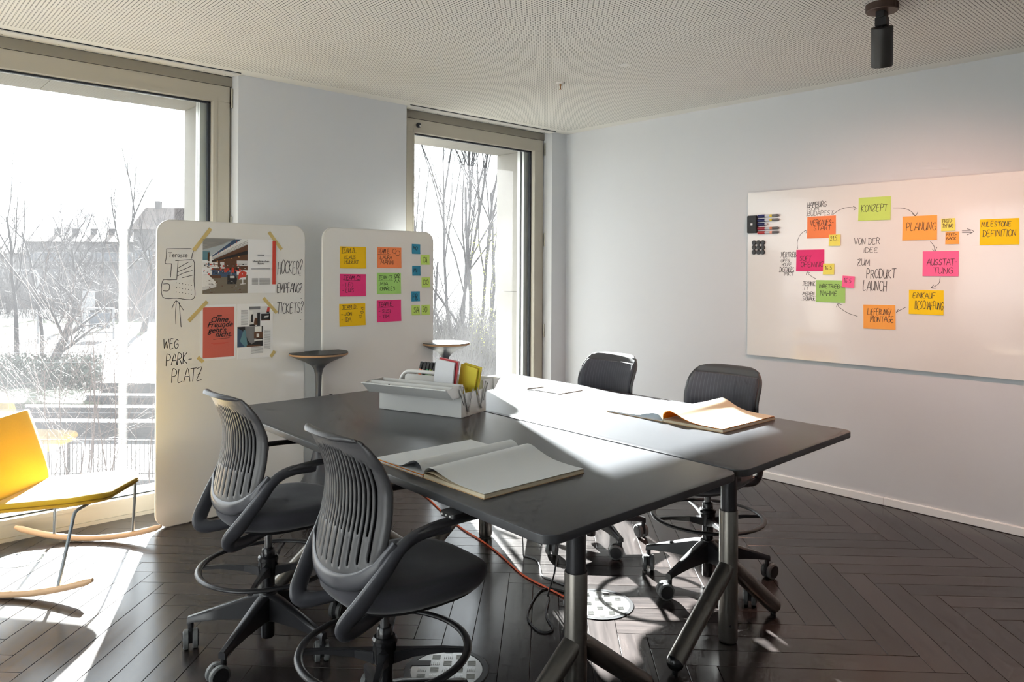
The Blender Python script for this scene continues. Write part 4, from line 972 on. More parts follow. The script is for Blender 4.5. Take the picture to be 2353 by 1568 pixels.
# ---- wall whiteboard
wbw = thing('wall_whiteboard', 'long frameless whiteboard hung on the right wall with a circle of notes', 'whiteboard', (5.46, 1.84, 1.62))
MB().box(-.009, .006, -1.33, 1.332, -.65, .649).build('panel', M['board2'], wbw, bevel=.002)
MB().box(.006, .018, -1.25, 1.25, -.6, .6).build('mounting_frame', M['alu'], wbw)
write_words(wbw, pl_wall(.0006), [e[1:] for e in TEXTR if e[0] == ''], -1)
TRN = {}
for e in TEXTR:
    if e[0]: TRN.setdefault(e[0], []).append(e[1:])
for k in range(0, 16, 2): draw_lines(wbw, pl_wall(.0006), 'drawn_arrow', DRAWR[k:k + 2], .0032)
draw_lines(wbw, pl_wall(.0006), 'drawn_arrow', DRAWR[16:], .0032)
NR = [('KONZEPT', 'lime', 'light green sticky note reading KONZEPT'), ('VERKAUF', 'orange', 'orange sticky note reading VERKAUFS-START'), ('PLANUNG', 'peach', 'light orange sticky note reading PLANUNG'), ('AUSSTAT', 'pink2', 'pink sticky note reading AUSSTATTUNG'),
      ('EINKAUF', 'amber', 'yellow sticky note reading EINKAUF BESCHAFFUNG'), ('LIEFER', 'peach', 'light orange sticky note reading LIEFERUNG MONTAGE'), ('INBETR', 'green', 'green sticky note reading INBETRIEBNAHME'), ('SOFT', 'pink', 'deep pink sticky note reading SOFT OPENING'),
      ('MILE', 'amber', 'yellow sticky note reading MILESTONE DEFINITION'), ('PROTO', 'lemon', 'small lemon sticky note reading PROTOTYPING'), ('FEED', 'peach', 'small orange sticky note reading FEEDBACK'), ('D21', 'lemon', 'small lemon sticky note reading 21.5.'),
      ('D16a', 'lemon', 'small yellow sticky note reading 16.5 beside SOFT OPENING'), ('D16b', 'pink2', 'small pink sticky note reading 16.5 on the green note')]
for k, c, lab in NR:
    pl = (lambda off, e=(.006 if k in ('D21', 'D16a', 'D16b') else 0): pl_wall(off + e))
    make_note(k, NOTESR[k], c, lab, pl, -1, TRN.get(k, []), [], group='sticky notes on the wall whiteboard', tilt={'D16b': .06, 'EINKAUF': .0, 'LIEFER': -.02, 'KONZEPT': .012, 'PROTO': -.02}.get(k, 0), wline=.0026 if k in ('PROTO', 'FEED', 'D21', 'D16a', 'D16b') else .0032)
# eraser, markers, magnets
e = ERASER
er = thing('board_eraser', 'black board eraser at the left edge of the wall whiteboard', 'eraser', (5.451, e[0], e[1]))
MB().box(-.026, -.006, -e[2] / 2, e[2] / 2, -e[3] / 2, e[3] / 2).build('grip', M['black'], er, bevel=.004)
MB().box(-.0062, -.0004, -e[2] / 2 + .002, e[2] / 2 - .002, -e[3] / 2 + .002, e[3] / 2 - .002).build('felt', mat('eraser_felt', (120, 40, 44), 0.95), er)
MB().box(-.0265, -.0258, -.0085, .0085, -.0085, .0085).build('logo', mat('logo_white', (235, 235, 235), .6), er)
PCOL = [('navy', (24, 32, 92), (226, 200, 70), 'topmost navy-capped whiteboard marker, yellow band'), ('navy', (24, 32, 92), (226, 200, 70), 'second navy-capped whiteboard marker from the top, yellow band'), ('navy', (20, 28, 86), (200, 204, 212), 'short navy whiteboard marker in the middle of the row'),
        ('red', (150, 30, 50), (220, 130, 90), 'upper of the two red whiteboard markers'), ('red', (170, 48, 50), (240, 170, 150), 'lowest, red whiteboard marker of the row')]
M['marker_clear'] = mat('marker_barrel', (200, 204, 212), 0.25)
M['marker_tip'] = mat('marker_end', (110, 110, 112), 0.4)
for (a, b), (nm, cc, bc, lab) in zip(PENS, PCOL):
    L_ = a[0] - b[0]; o = (5.451 - .0135, a[0], (a[1] + b[1]) / 2)
    t = thing('whiteboard_marker', lab, 'marker', o, 0, 'markers held on the wall whiteboard')
    ax = Vector((0, -1, 0)); cap = min(.062, L_ - .012)
    MB().lathe([(.006, 0), (.0125, .002), (.0125, cap)], (0, 0, 0), 16, ax).build('cap', mat('marker_cap_' + nm, cc, .35), t, smooth=40)
    if L_ > .1:
        MB().lathe([(.0105, cap), (.0105, cap + .042)], (0, 0, 0), 16, ax).build('barrel', M['marker_clear'], t, smooth=40)
        MB().lathe([(.0108, cap + .042), (.0108, cap + .062)], (0, 0, 0), 16, ax).build('band', mat('marker_band_' + nm, bc, .4), t, smooth=40)
        MB().lathe([(.0105, cap + .062), (.0105, L_ - .012), (.007, L_ - .002), (.003, L_)], (0, 0, 0), 16, ax).build('end', M['marker_tip'], t, smooth=40)
    else: MB().lathe([(.0105, cap), (.0100, L_ - .002), (.006, L_)], (0, 0, 0), 16, ax).build('barrel', M['marker_clear'], t, smooth=40)
    MB().box(-.0005, .0133, -cap * .8, -.012, -.006, .006).build('magnet', M['black'], t)
M['magnet'] = mat('magnet_plastic', (44, 44, 46), 0.3)
rows = ['top', 'middle', 'bottom']; cols = ['left', 'centre', 'right']
for k, (h, v) in enumerate(MAGS):
    t = MB().lathe([(.0172, 0), (.0185, .003), (.0185, .009), (.0165, .0115), (.006, .0108)], (0, 0, 0), 20, (-1, 0, 0)).build('round_magnet', M['magnet'], None, smooth=40)
    t.location = (5.4505, h, v); t['category'] = 'magnet'; t['group'] = 'round magnets on the wall whiteboard'
    t['label'] = f'round black board magnet, {rows[k // 3]} row {cols[k % 3]} of nine'
# ------------------------------------------------------------------ connector pedestals with round tops
M['ply_edge'] = mat('plywood_edge', (176, 140, 104), 0.6)
M['pedestal'] = mat('pedestal_grey', (84, 87, 92), 0.42, var=0.03)
M['disc_top'] = mat('disc_linoleum', (46, 47, 49), 0.45)
def pedestal(x, y, r, label, branches, cut, tongue):
    """round top slotted over the ends of the mobile boards: its back is cut flat where a board passes (cut(px) gives the limit)"""
    t = thing('pedestal_table', label, 'table', (x, y, 0))
    def clamp(mb):
        mb.v = [(p[0], min(p[1], cut(p[0])), p[2]) for p in mb.v]; return mb
    n = 72
    circ = [(r * cos(2 * pi * k / n), r * sin(2 * pi * k / n)) for k in range(n)]
    poly = [(a, min(b, cut(a))) for a, b in circ]
    def disc(z0, z1, ins0, ins1):
        q = MB(); sc = lambda d, z: [Vector((a * (1 - d / r), (b * (1 - d / r)) if b < cut(a) - 1e-6 else b, z)) for a, b in poly]
        return q.loft([sc(ins0, z0), sc(ins1, z1)])
    q = disc(1.041, 1.046, 0, .003)
    if tongue: q.box(-.058, .058, cut(0) - .001, .105, 1.030, 1.0455)
    q.build('table_top', M['disc_top'], t, smooth=30)
    disc(1.028, 1.041, .002, 0).build('plywood_rim', M['ply_edge'], t, smooth=30)
    clamp(MB().lathe([(r - .006, 1.028), (r * .82, 1.010), (r * .52, .985), (.056, .955), (.033, .925), (.024, .88), (.021, .80), (.0205, .60), (.022, .44), (.030, .36), (.052, .27), (.09, .18), (.13, .11), (.165, .05), (.185, .012), (.185, 0)], (0, 0, 0), 56)).build('stem', M['pedestal'], t, smooth=60)
    for z, a, l in branches:
        d = Vector((cos(a), sin(a), .55)).normalized()
        MB().tube([Vector((0, 0, z)), Vector((0, 0, z)) + d * l], .0175, 14).tube([Vector((0, 0, z)) + d * l, Vector((0, 0, z)) + d * (l + .012)], [.0175, .010], 14).build('peg', M['pedestal'], t, smooth=50)
    return t
pedestal(2.579, 4.875, .208, 'dark round pedestal table in the gap between the mobile whiteboards', [(.68, radians(-50), .11), (.40, radians(200), .10)], lambda px: .066, True)
pedestal(3.722, 4.89, .198, 'sunlit round pedestal table in front of the narrow window', [(.62, radians(-50), .11)], lambda px: .050 if px < -.074 else 9.0, False)

# ------------------------------------------------------------------ yellow rocking chair
M['yellow'] = mat('yellow_wool', (206, 162, 14), 0.85, var=0.07, vscale=160, bump=0.6, bscale=420, sheen=0.3)
M['beech'] = mat('beech_wood', (226, 186, 146), 0.5, var=0.06, vscale=6, stretch=(1, 12, 12))
M['tube_grey'] = mat('painted_tube', (134, 142, 148), 0.35, 0.35)
rc = thing('rocking_chair', 'yellow upholstered rocking lounge chair on beech runners by the wide window', 'chair', (.895, 4.715, 0), radians(-40.5))
def pad_loft(rows, half, thick, rnd=.05):
    """cushion swept along a side profile: rows of (x, z), rounded at the sides"""
    q = MB(); k = len(rows); n = 16
    P_ = [Vector((x, 0, z)) for x, z in rows]; rings = []
    for i in range(k):
        t = (P_[min(i + 1, k - 1)] - P_[max(i - 1, 0)]).normalized(); nrm = Vector((-t.z, 0, t.x))
        e = min(i, k - 1 - i) / max(1, k - 1); sh = min(1.0, (e / .06)) if e < .06 else 1.0
        sh = .35 + .65 * sqrt(max(0, 1 - (1 - sh) ** 2)); hw = (half[i] if isinstance(half, list) else half) * (.90 + .10 * sh)
        ring = []
        for j in range(24):
            a = 2 * pi * j / 24; ca, sa = cos(a), sin(a)
            y = hw * (abs(ca) ** .35) * (1 if ca > 0 else -1); h = thick * .5 * (abs(sa) ** .8) * (1 if sa > 0 else -1)
            ring.append(P_[i] + Vector((0, y, 0)) + nrm * h * sh)
        rings.append(ring)
    q.loft(rings); return q
def seat_z(x): return .388 + .062 * max(0, (x + .27) / .67) ** 1.25 - .018 * max(0, (x - .30) / .10) ** 2
plan = fillet([(-.27, -.285), (.40, -.285), (.40, .285), (-.27, .285)], [.05, .15, .15, .05], 9)
def seat_loop(ins, dz):
    n = len(plan); out = []
    for i in range(n):
        a = Vector(plan[i - 1]); b = Vector(plan[(i + 1) % n]); t = (b - a).normalized(); x, y = plan[i][0] - t.y * ins, plan[i][1] + t.x * ins
        out.append(Vector((x, y, seat_z(x) + dz)))
    return out
q = MB(); q.loft([seat_loop(.030, -.026), seat_loop(.012, -.022), seat_loop(.002, -.012), seat_loop(0, 0), seat_loop(.002, .012), seat_loop(.010, .021), seat_loop(.024, .026), seat_loop(.06, .028)] + [[Vector((.065 + (p.x - .065) * k_, p.y * k_, seat_z(.065 + (p.x - .065) * k_) + .028)) for p in seat_loop(.06, .028)] for k_ in (.7, .4, .1)])
st_ = q.build('seat', M['yellow'], rc, smooth=75)
back_p = [(v.x, v.z) for v in smoothpath([(-.14, 0, .385), (-.165, 0, .43), (-.20, 0, .56), (-.245, 0, .70), (-.275, 0, .79), (-.283, 0, .815)], 5)]
pad_loft(back_p, [.285 - .02 * (i / len(back_p)) for i in range(len(back_p))], .042).build('backrest', M['yellow'], rc, smooth=70)
# piping seam round the seat edge
MB().tube(seat_loop(-.0005, 0), .003, 6, loop=True).build('piping', mat('yellow_piping', (150, 112, 10), .9), st_, smooth=60)
for s in (-1, 1):
    arc = []
    for k in range(25):
        x = -.43 + .86 * k / 24; arc.append(Vector((x, s * .39, .0185 + .068 * (x / .43) ** 2)))
    MB().tube(arc, [.010] + [.0175] * 23 + [.010], 12).build('runner', M['beech'], rc, smooth=50)
    for x0, x1 in ((.262, .30), (-.20, -.165)):
        z0 = .0185 + .068 * (x0 / .43) ** 2 + .012
        zt_ = seat_z(x1) - .036
        pth = [(x0, s * .39, z0), (x1, s * .335, zt_ - .045), (x1, s * .325, zt_ - .02), (x1, s * .305, zt_ - .004), (x1, s * .25, zt_), (x1, 0, zt_)]
        MB().tube([pth[0]] + [tuple(v) for v in smoothpath(pth[1:], 4)], .0085, 10).build('leg', M['tube_grey'], rc, smooth=50)

# ------------------------------------------------------------------ toolbox
M['link'] = mat('link_steel', (150, 150, 148), 0.4, 0.5)
M['tool_grey'] = mat('toolbox_enamel', (212, 212, 210), 0.35, 0.1, var=0.01)
tb = thing('toolbox', 'open light grey cantilever toolbox on the near work table', 'toolbox', (2.293, 3.12, ZT), radians(-71.5))
# local: x along the box (towards the camera side end), y: minus = towards the wall whiteboard, so the camera side is -y
def sheet_box(q, x0, x1, y0, y1, z0, z1, t=.0025):
    q.box(x0, x1, y0, y1, z0, z0 + t).box(x0, x0 + t, y0, y1, z0, z1).box(x1 - t, x1, y0, y1, z0, z1).box(x0, x1, y0, y0 + t, z0, z1).box(x0, x1, y1 - t, y1, z0, z1)
q = MB(); sheet_box(q, -.2525, .2525, -.115, .115, .001, .118); q.build('body', M['tool_grey'], tb, bevel=.0012)
for s in (-1, 1):
    q = MB(); a, b = s * .092, s * .190
    sheet_box(q, -.247, .247, min(a, b), max(a, b), .100, .160); tr = q.build('tray', M['tool_grey'], tb, bevel=.001)
    q = MB()   # lid half: flared flange with rolled lip
    q.loft([[Vector((x, s * y, z)) for y, z in ((.1905, .100), (.193, .099), (.250, .150), (.257, .150), (.257, .155), (.249, .155), (.1905, .103))] for x in (-.257, .257)])
    ld = q.build('lid', M['tool_grey'], tb, bevel=.001)
    for xe in (-.257, .254):
        MB().add([(xe + e, s * y, z) for e in (0, .003) for y, z in ((.190, .100), (.250, .153), (.190, .157))], [(0, 1, 2), (5, 4, 3), (0, 3, 4, 1), (1, 4, 5, 2), (2, 5, 3, 0)]).build('lid_end', M['tool_grey'], ld)
    MB().lathe([(.005, 0), (.005, .003)], (-.08, s * .254, .1555), 10).build('stud', M['black'], ld)
    # scissor links at both ends
    for xe, sx in ((.2535, 1), (-.2535, -1)):
        for (ya, za), (yb, zb), off in (((.128, .138), (.092, .062), 0), ((.104, .150), (.060, .028), .0035), ((.060, .028), (.020, .128), .0065)):
            A_ = Vector((xe + sx * off, s * ya, za)); B_ = Vector((xe + sx * off, s * yb, zb)); d = (B_ - A_).normalized(); w = d.cross(Vector((1, 0, 0))) * .0042
            q = MB().frame_box((A_ + B_) / 2, d * ((B_ - A_).length / 2 + .004), w, (.0012, 0, 0))
            for p in (A_, B_): q.lathe([(.0035, 0), (.0025, .003)], p, 10, (sx, 0, 0))
            q.build('link', M['link'], tb, smooth=30)
    # carrying handle: tube arch
    hp = [(-.20, -.012, .09), (-.198, -.012, .125), (-.182, -.012, .165), (-.15, -.012, .188), (-.10, -.012, .192), (0, -.012, .192), (.06, -.012, .192), (.09, -.012, .186), (.118, -.012, .16), (.125, -.012, .12), (.126, -.012, .05)]
    if s == 1: MB().tube([tuple(v) for v in smoothpath(hp, 4)], .010, 12).build('handle', M['tool_grey'], tb, smooth=60)
# contents, each a thing of its own, leaning in the box
TBM = tb.matrix_basis.copy()
def in_box(x, y, z): return Matrix.Translation(tb.location) @ Matrix.Rotation(tb.rotation_euler.z, 4, 'Z') @ Vector((x, y, z))
RZ = tb.rotation_euler.z
def leaning_pad(name, label, cat, x, y, z, w, t, h, cover, pages, lean, tilt):
    o = thing(name, label, cat, in_box(x, y, z)); o.rotation_euler = (0, 0, 0)
    R = Matrix.Rotation(RZ, 4, 'Z') @ Matrix.Rotation(lean, 4, 'Y') @ Matrix.Rotation(tilt, 4, 'X')
    o.rotation_euler = R.to_euler()
    MB().box(-w / 2 + .001, w / 2 - .001, -t / 2 + .002, t / 2 - .002, .001, h - .001).build('pages', pages, o)
    q = MB().box(-w / 2, w / 2, -t / 2, -t / 2 + .002, 0, h).box(-w / 2, w / 2, t / 2 - .002, t / 2, 0, h).box(-w / 2, -w / 2 + .001, -t / 2, t / 2, 0, h)
    q.build('cover', cover, o)
    return o
M['cover_white'] = mat('cover_white', (206, 208, 212), 0.5); M['cover_red'] = mat('cover_red', (176, 44, 52), 0.5); M['cover_yellow'] = mat('cover_yellow', (222, 206, 60), 0.55)
M['page_yellow'] = mat('page_yellow', (206, 166, 20), 0.7, var=0.1, vscale=200)
leaning_pad('notebook', 'white notebook leaning in the open toolbox', 'notebook', .098, -.066, .012, .112, .012, .258, M['cover_white'], M['paper'], .13, .03)
leaning_pad('notebook', 'red notebook behind the white one in the toolbox', 'notebook', .110, -.050, .012, .114, .012, .264, M['cover_red'], M['paper'], .13, .03)
leaning_pad('notepad', 'yellow notepad leaning at the end of the toolbox', 'notepad', .178, .018, .010, .098, .014, .232, M['cover_yellow'], M['page_yellow'], .19, .04)
leaning_pad('notepad', 'second yellow notepad behind the first one in the toolbox', 'notepad', .186, .036, .010, .100, .014, .236, M['cover_yellow'], M['page_yellow'], .19, .04)
HL = [((255, 130, 70), .02, 'orange', 0.0), ((30, 34, 34), .045, 'black', .01), ((60, 150, 110), .066, 'green', .0), ((150, 176, 70), .088, 'lime', .012), ((30, 30, 30), .11, 'all-black', -.008)]
for c, x, nm, dz in HL:
    o = thing('highlighter_pen', f'{nm} highlighter with a black cap standing in the toolbox', 'pen', in_box(x - .215, .140, .1045), 0, 'highlighters in the toolbox'); o.rotation_euler = (Matrix.Rotation(RZ, 4, 'Z') @ Matrix.Rotation(.25, 4, 'Y')).to_euler()
    MB().box(-.008, .008, -.006, .006, 0, .085).build('barrel', mat('highlighter_' + nm.replace('-', '_'), c, .4), o, bevel=.003)
    MB().box(-.0095, .0095, -.0075, .0075, .080, .122).build('cap', M['black'], o, bevel=.003)

# ------------------------------------------------------------------ sketchbooks
M['sketch_paper'] = mat('sketch_paper', (222, 226, 229), 0.8, var=0.02, vscale=10, translucent=0.15)
M['cream_paper'] = mat('cream_paper', (232, 218, 190), 0.8, var=0.02, translucent=0.15)
M['kraft'] = mat('kraft_board', (196, 162, 122), 0.75, var=0.04); M['orange_paper'] = mat('orange_paper', (250, 160, 20), 0.7, translucent=0.25); M['rust_paper'] = mat('rust_paper', (170, 78, 50), 0.7)
def curved_sheet(x0, x1, prof, t=.0006, curl=None, base=.017):
    q = MB(); pr_ = [(v.x, v.y) for v in smoothpath([(y, z, 0) for y, z in prof], 5)]
    rings = []
    nx = 6
    for i in range(nx + 1):
        u = i / nx; x = x0 + (x1 - x0) * u; k = 1.0 if curl is None else curl(u)
        kz = lambda z: (base + (z - base) * k if z > base else z) + .0002
        lo = [Vector((x, y, kz(z))) for y, z in pr_]; hi = [Vector((x, y, kz(z) + t)) for y, z in reversed(pr_)]
        rings.append(lo + hi)
    return q.loft(rings)
def sketchbook(cx, sy, label, left, right, paper_l, paper_r, coloured):
    """open book, spine along x at y = sy; pages to both sides"""
    t = thing('sketchbook', label, 'book', (cx, sy, ZT))
    hl = .232; wl_, wr = left, right
    MB().box(-hl, hl, .003, wl_, .0004, .0028).build('cover', M['kraft'], t); MB().box(-hl, hl, -wr, -.003, .0004, .0028).build('cover', M['kraft'], t)
    z = .0029
    for m_, th in coloured:
        MB().box(-hl + .002, hl - .002, .004, wl_ - .001, z, z + th).build('page_stack', m_, t); z += th + .0002
    MB().box(-hl + .002, hl - .002, -wr + .001, -.004, .0029, .0135).build('page_stack', M['cream_paper'], t)
    return t, z
nb1, z1 = sketchbook(1.745, 2.112, 'open sketchbook in the shade on the near work table', .305, .328, None, None, [(M['sketch_paper'], .004), (M['rust_paper'], .0016), (M['orange_paper'], .0022), (M['sketch_paper'], .0012)])
curved_sheet(-.23, .228, [(.304, z1), (.22, z1), (.14, z1 + .003), (.095, .036), (.055, .052), (.022, .044), (.006, .022), (.002, .012)], curl=lambda u: .92 + .16 * u).build('loose_page', M['sketch_paper'], nb1, smooth=60)
curved_sheet(-.23, .23, [(-.003, .013), (-.008, .030), (-.030, .050), (-.065, .050), (-.11, .036), (-.17, .022), (-.25, .0165), (-.327, .0165)], curl=lambda u: .70 + .40 * u).build('loose_page', M['sketch_paper'], nb1, smooth=60)
curved_sheet(-.23, .23, [(-.003, .0137), (-.02, .022), (-.06, .024), (-.14, .0165), (-.25, .0142), (-.326, .0142)]).build('loose_page', M['cream_paper'], nb1, smooth=60)
nb2, z2 = sketchbook(3.165, 2.150, 'open sketchbook lying in the sun with an orange page', .345, .326, None, None, [(M['sketch_paper'], .006)])
curved_sheet(-.23, .228, [(.344, z2), (.25, z2), (.15, z2 + .004), (.10, .026), (.05, .036), (.02, .030), (.003, .012)], curl=lambda u: .95 + .1 * u).build('loose_page', M['sketch_paper'], nb2, smooth=60)
curved_sheet(-.23, .23, [(-.002, .014), (-.002, .045), (-.030, .066), (-.065, .060), (-.12, .036), (-.18, .022), (-.26, .018), (-.325, .018)], curl=lambda u: .85 + .2 * u).build('loose_page', M['cream_paper'], nb2, smooth=60)
curved_sheet(-.228, .228, [(-.002, .0138), (-.004, .040), (-.030, .060), (-.065, .054), (-.12, .030), (-.18, .0185), (-.26, .0150), (-.325, .0150)], curl=lambda u: .85 + .2 * u).build('orange_page', M['orange_paper'], nb2, smooth=60)

# small pad and pen
pd = thing('notepad', 'small white notepad lying in the sun near the far chair', 'notepad', (3.235, 3.13, ZT), radians(2))
MB().box(-.104, .104, -.10, .10, .0004, .0055).build('pages', M['paper'], pd, bevel=.0006)
MB().box(-.104, .104, -.10, .10, .0002, .0007).build('backing', M['kraft'], pd)
pn = thing('ballpoint_pen', 'dark ballpoint pen resting on the edge of the small notepad', 'pen', (3.16, 3.252, ZT + .0045), radians(-3))
MB().lathe([(.0012, -.07), (.0042, -.058), (.0045, .0), (.0045, .05), (.0030, .056), (.0025, .068)], (0, 0, .003), 12, (1, 0, 0)).build('barrel', mat('pen_barrel', (70, 58, 50), .35), pn, smooth=40)
MB().box(.01, .055, -.0012, .0012, .0068, .0085).build('clip', M['steel'], pn)

# ------------------------------------------------------------------ ceiling fittings
M['bronze'] = mat('bronze_plate', (70, 54, 46), 0.5, 0.3)
lp = thing('ceiling_spotlight', 'black cylinder spotlight hanging from the perforated ceiling', 'spotlight', (3.985, 1.565, ZC))
MB().lathe([(.078, -.0), (.078, -.034), (.074, -.038)], (0, 0, 0), 32).build('canopy', M['bronze'], lp, smooth=40)
MB().box(-.032, .032, -.02, .02, -.072, -.036).build('adapter', M['black'], lp, bevel=.003)
MB().box(-.022, .022, -.028, .028, -.112, -.068).build('bracket', M['black'], lp, bevel=.002)
hd_ = Vector((.42, .165, -1)).normalized(); base_ = Vector((-.034, -.014, -.128))
MB().tube([(0, 0, -.105), (-.014, -.014, -.118), base_ + hd_ * .004], .008, 10).build('stem', M['black'], lp, smooth=40)
MB().lathe([(.050, -.001), (.052, .001), (.052, .193), (.050, .196), (.045, .196), (.045, .15)], base_, 36, hd_).build('lamp_head', mat('lamp_black', (46, 44, 42), .45), lp, smooth=40)
MB().lathe([(.044, .149), (.044, .153)], base_, 24, hd_).build('lens', mat('lamp_lens', (230, 220, 200), .3), lp)
ld_ = bpy.data.lights.new('spot_bulb', 'SPOT'); ld_.energy = 80.0; ld_.color = (1.0, .54, .40); ld_.spot_size = radians(150); ld_.spot_blend = 1.0; ld_.shadow_soft_size = .04
lo_ = bpy.data.objects.new('spot_bulb', ld_); COL.objects.link(lo_); lo_.parent = lp; lo_.location = base_ + hd_ * .205; lo_.rotation_euler = (-hd_).to_track_quat('Z', 'Y').to_euler()
sp_ = thing('ceiling_sprinkler', 'small brass sprinkler head under a white ceiling rosette', 'sprinkler', (3.937, 3.807, ZC))
MB().lathe([(.030, -.0005), (.028, -.008), (.014, -.012)], (0, 0, 0), 24).build('rosette', M['trim'], sp_, smooth=40)
MB().lathe([(.008, -.012), (.008, -.022), (.005, -.026), (.005, -.044), (.012, -.048), (.012, -.05)], (0, 0, 0), 12).build('nozzle', mat('brass', (150, 110, 70), .35, .8), sp_, smooth=40)
hc = MB().box(-.034, .034, -.034, .034, -.003, -.0004).build('ceiling_hatch', M['trim'], None, bevel=.001)
hc.location = (3.91, 3.185, ZC); hc['label'] = 'small square white cover plate in the perforated ceiling'; hc['category'] = 'cover plate'

# ------------------------------------------------------------------ floor fittings
M['tread'] = mat('tread_plate', (196, 196, 194), 0.3, 0.85, var=0.03, vscale=40)
def floor_box(x, y, rz, label):
    t = thing('floor_box', label, 'floor box', (x, y, 0), rz)
    MB().lathe([(.1465, .001), (.150, .0032), (.170, .0032), (.174, .0008)], (0, 0, 0), 48).build('rim', M['chair_base'], t, smooth=30)
    pl = MB().lathe([(.146, .0006), (.146, .0026)], (0, 0, 0), 48).build('tread_plate', M['tread'], t, smooth=30)
    bars = MB(); bars.recalc = False
    n = 5; c = .050
    for i in range(-3, 4):
        for j in range(-3, 4):
            for k in range(n):
                u, v = i * c, j * c + (k - 2) * .0078
                dx, dy = (.018, .0016)
                a, b = (u, v) if (i + j) % 2 else (i * c + (k - 2) * .0078, j * c)
                ex, ey = (dx, dy) if (i + j) % 2 else (dy, dx)
                if (abs(a) + ex) ** 2 + (abs(b) + ey) ** 2 > .143 ** 2: continue
                bars.add([(a - ex, b - ey, .0026), (a + ex, b - ey, .0026), (a + ex, b + ey, .0026), (a - ex, b + ey, .0026), (a - ex * .75, b - ey * .4, .0042), (a + ex * .75, b - ey * .4, .0042), (a + ex * .75, b + ey * .4, .0042), (a - ex * .75, b + ey * .4, .0042)],
                         [(4, 5, 6, 7), (0, 1, 5, 4), (1, 2, 6, 5), (2, 3, 7, 6), (3, 0, 4, 7)])
    bars.build('raised_bars', M['tread'], pl, kind='stuff')
    MB().box(-.145, -.07, .03, .07, .0027, .0045).build('cable_flap', M['dark_steel'], t, bevel=.001)
floor_box(2.79, 2.42, radians(-42), 'round tread-plate floor box in the sun under the work tables')
floor_box(1.865, 2.43, radians(-42), 'round tread-plate floor box beside the nearest chair base')
gr = thing('floor_grille', 'round floor air grille under the yellow rocking chair', 'grille', (.80, 4.945, 0))
MB().lathe([(.108, .0008), (.112, .003), (.122, .003), (.126, .0008)], (0, 0, 0), 40).build('rim', M['alu'], gr, smooth=30)
MB().lathe([(.109, .0004), (.109, .0010)], (0, 0, 0), 40).build('plate', M['gasket'], gr)
MB().lathe([(.028, .001), (.028, .003)], (0, 0, 0), 20).build('hub', M['alu'], gr)
for k in range(36):
    a = 2 * pi * k / 36; R = Matrix.Rotation(a, 4, 'Z')
    q = MB().box(.027, .110, -.0028, .0028, .001, .003); q.xf(R); q.build('vane', M['alu'], gr)

# ------------------------------------------------------------------ cables
M['orange_cable'] = mat('orange_cable', (226, 92, 50), 0.5); M['black_cable'] = mat('black_cable', (40, 40, 42), 0.5); M['grey_cable'] = mat('grey_cable', (110, 110, 110), 0.45)
def cable(name, pts, r, m_, label):
    P3 = [(p[0], p[1], p[2] if len(p) > 2 else r + .0012) for p in pts]
    o = MB().tube(smoothpath(P3, 6), r, 8).build(name, m_, None, smooth=60); o['label'] = label; o['category'] = 'cable'; return o
cable('extension_cable', [(3.3, 4.75), (3.215, 4.55)] + ORANGE, .0048, M['orange_cable'], 'orange extension cable running across the floor to the floor box')
cable('power_cable', [(2.35, 2.62, ZT - .06), (2.50, 2.72, .80), (2.72, 2.92, .45), (2.88, 3.06, .12), (2.925, 3.10, .006)] + CABA, .0036, M['grey_cable'], 'thin grey cable dropping from the table and running to the floor box')
cable('power_cable', [(2.02, 1.95, ZT - .06), (2.14, 2.06, .72), (2.33, 2.25, .46), (2.50, 2.44, .22), (2.62, 2.60, .04)] + CABB, .0040, M['black_cable'], 'black cable lying in a loop on the floor under the near table')
# ------------------------------------------------------------------ outside
ZG = -4.2
M['ground'] = mat('pale_paving', (56, 55, 55), 0.9, var=0.12, vscale=.4)
M['asphalt'] = mat('asphalt', (60, 60, 62), 0.9, var=0.1, vscale=.8)
M['lawn'] = mat('winter_grass', (52, 56, 36), 0.95, var=0.25, vscale=1.2)
M['lowwall'] = mat('concrete_wall', (58, 57, 57), 0.9, var=0.15, vscale=1.5)
M['bark'] = mat('bark', (50, 49, 50), 0.9, var=0.2, vscale=6)
M['bark_dark'] = mat('bark_dark', (46, 44, 44), 0.9, var=0.2, vscale=6)
M['twig'] = mat('twig', (56, 54, 55), 0.9, var=0.15)
M['twig_red'] = mat('reddish_twig', (74, 62, 56), 0.85, var=0.15)
M['straw'] = mat('dry_stems', (72, 70, 66), 0.9, var=0.2)
M['leaf'] = mat('evergreen_leaf', (44, 52, 40), 0.6, var=0.3, vscale=3)
M['leaf_yellow'] = mat('young_leaf', (130, 134, 52), 0.7, var=0.2, translucent=.3)
M['render_w'] = mat('house_render', (84, 82, 82), 0.9, var=0.04)
M['render_g'] = mat('grey_render', (70, 69, 70), 0.9, var=0.05)
M['roof'] = mat('roof_tiles', (74, 66, 62), 0.85, var=0.12, vscale=4)
M['pane_far'] = mat('far_window', (70, 76, 84), 0.2)
M['iron'] = mat('iron_fence', (56, 50, 46), 0.7)
M['white_paint'] = mat('white_paint', (116, 116, 116), 0.6)
def at_px(px, dist):
    """plan position seen at photo column px at a view depth, used once to lay out the street"""
    p = fwd * dist + rgt * ((px - 1176.5) / 1719.643 * dist); return Vector((p.x, p.y))
def gstruct(name, mb, m, label=None):
    o = mb.build(name, m, None); o['kind'] = 'structure'
    if label: o['label'] = label
    return o
gstruct('ground_outside', MB().box(-160, 220, YO + .5, 320, ZG - .5, ZG), M['ground'], 'pale sunlit paving outside the windows')
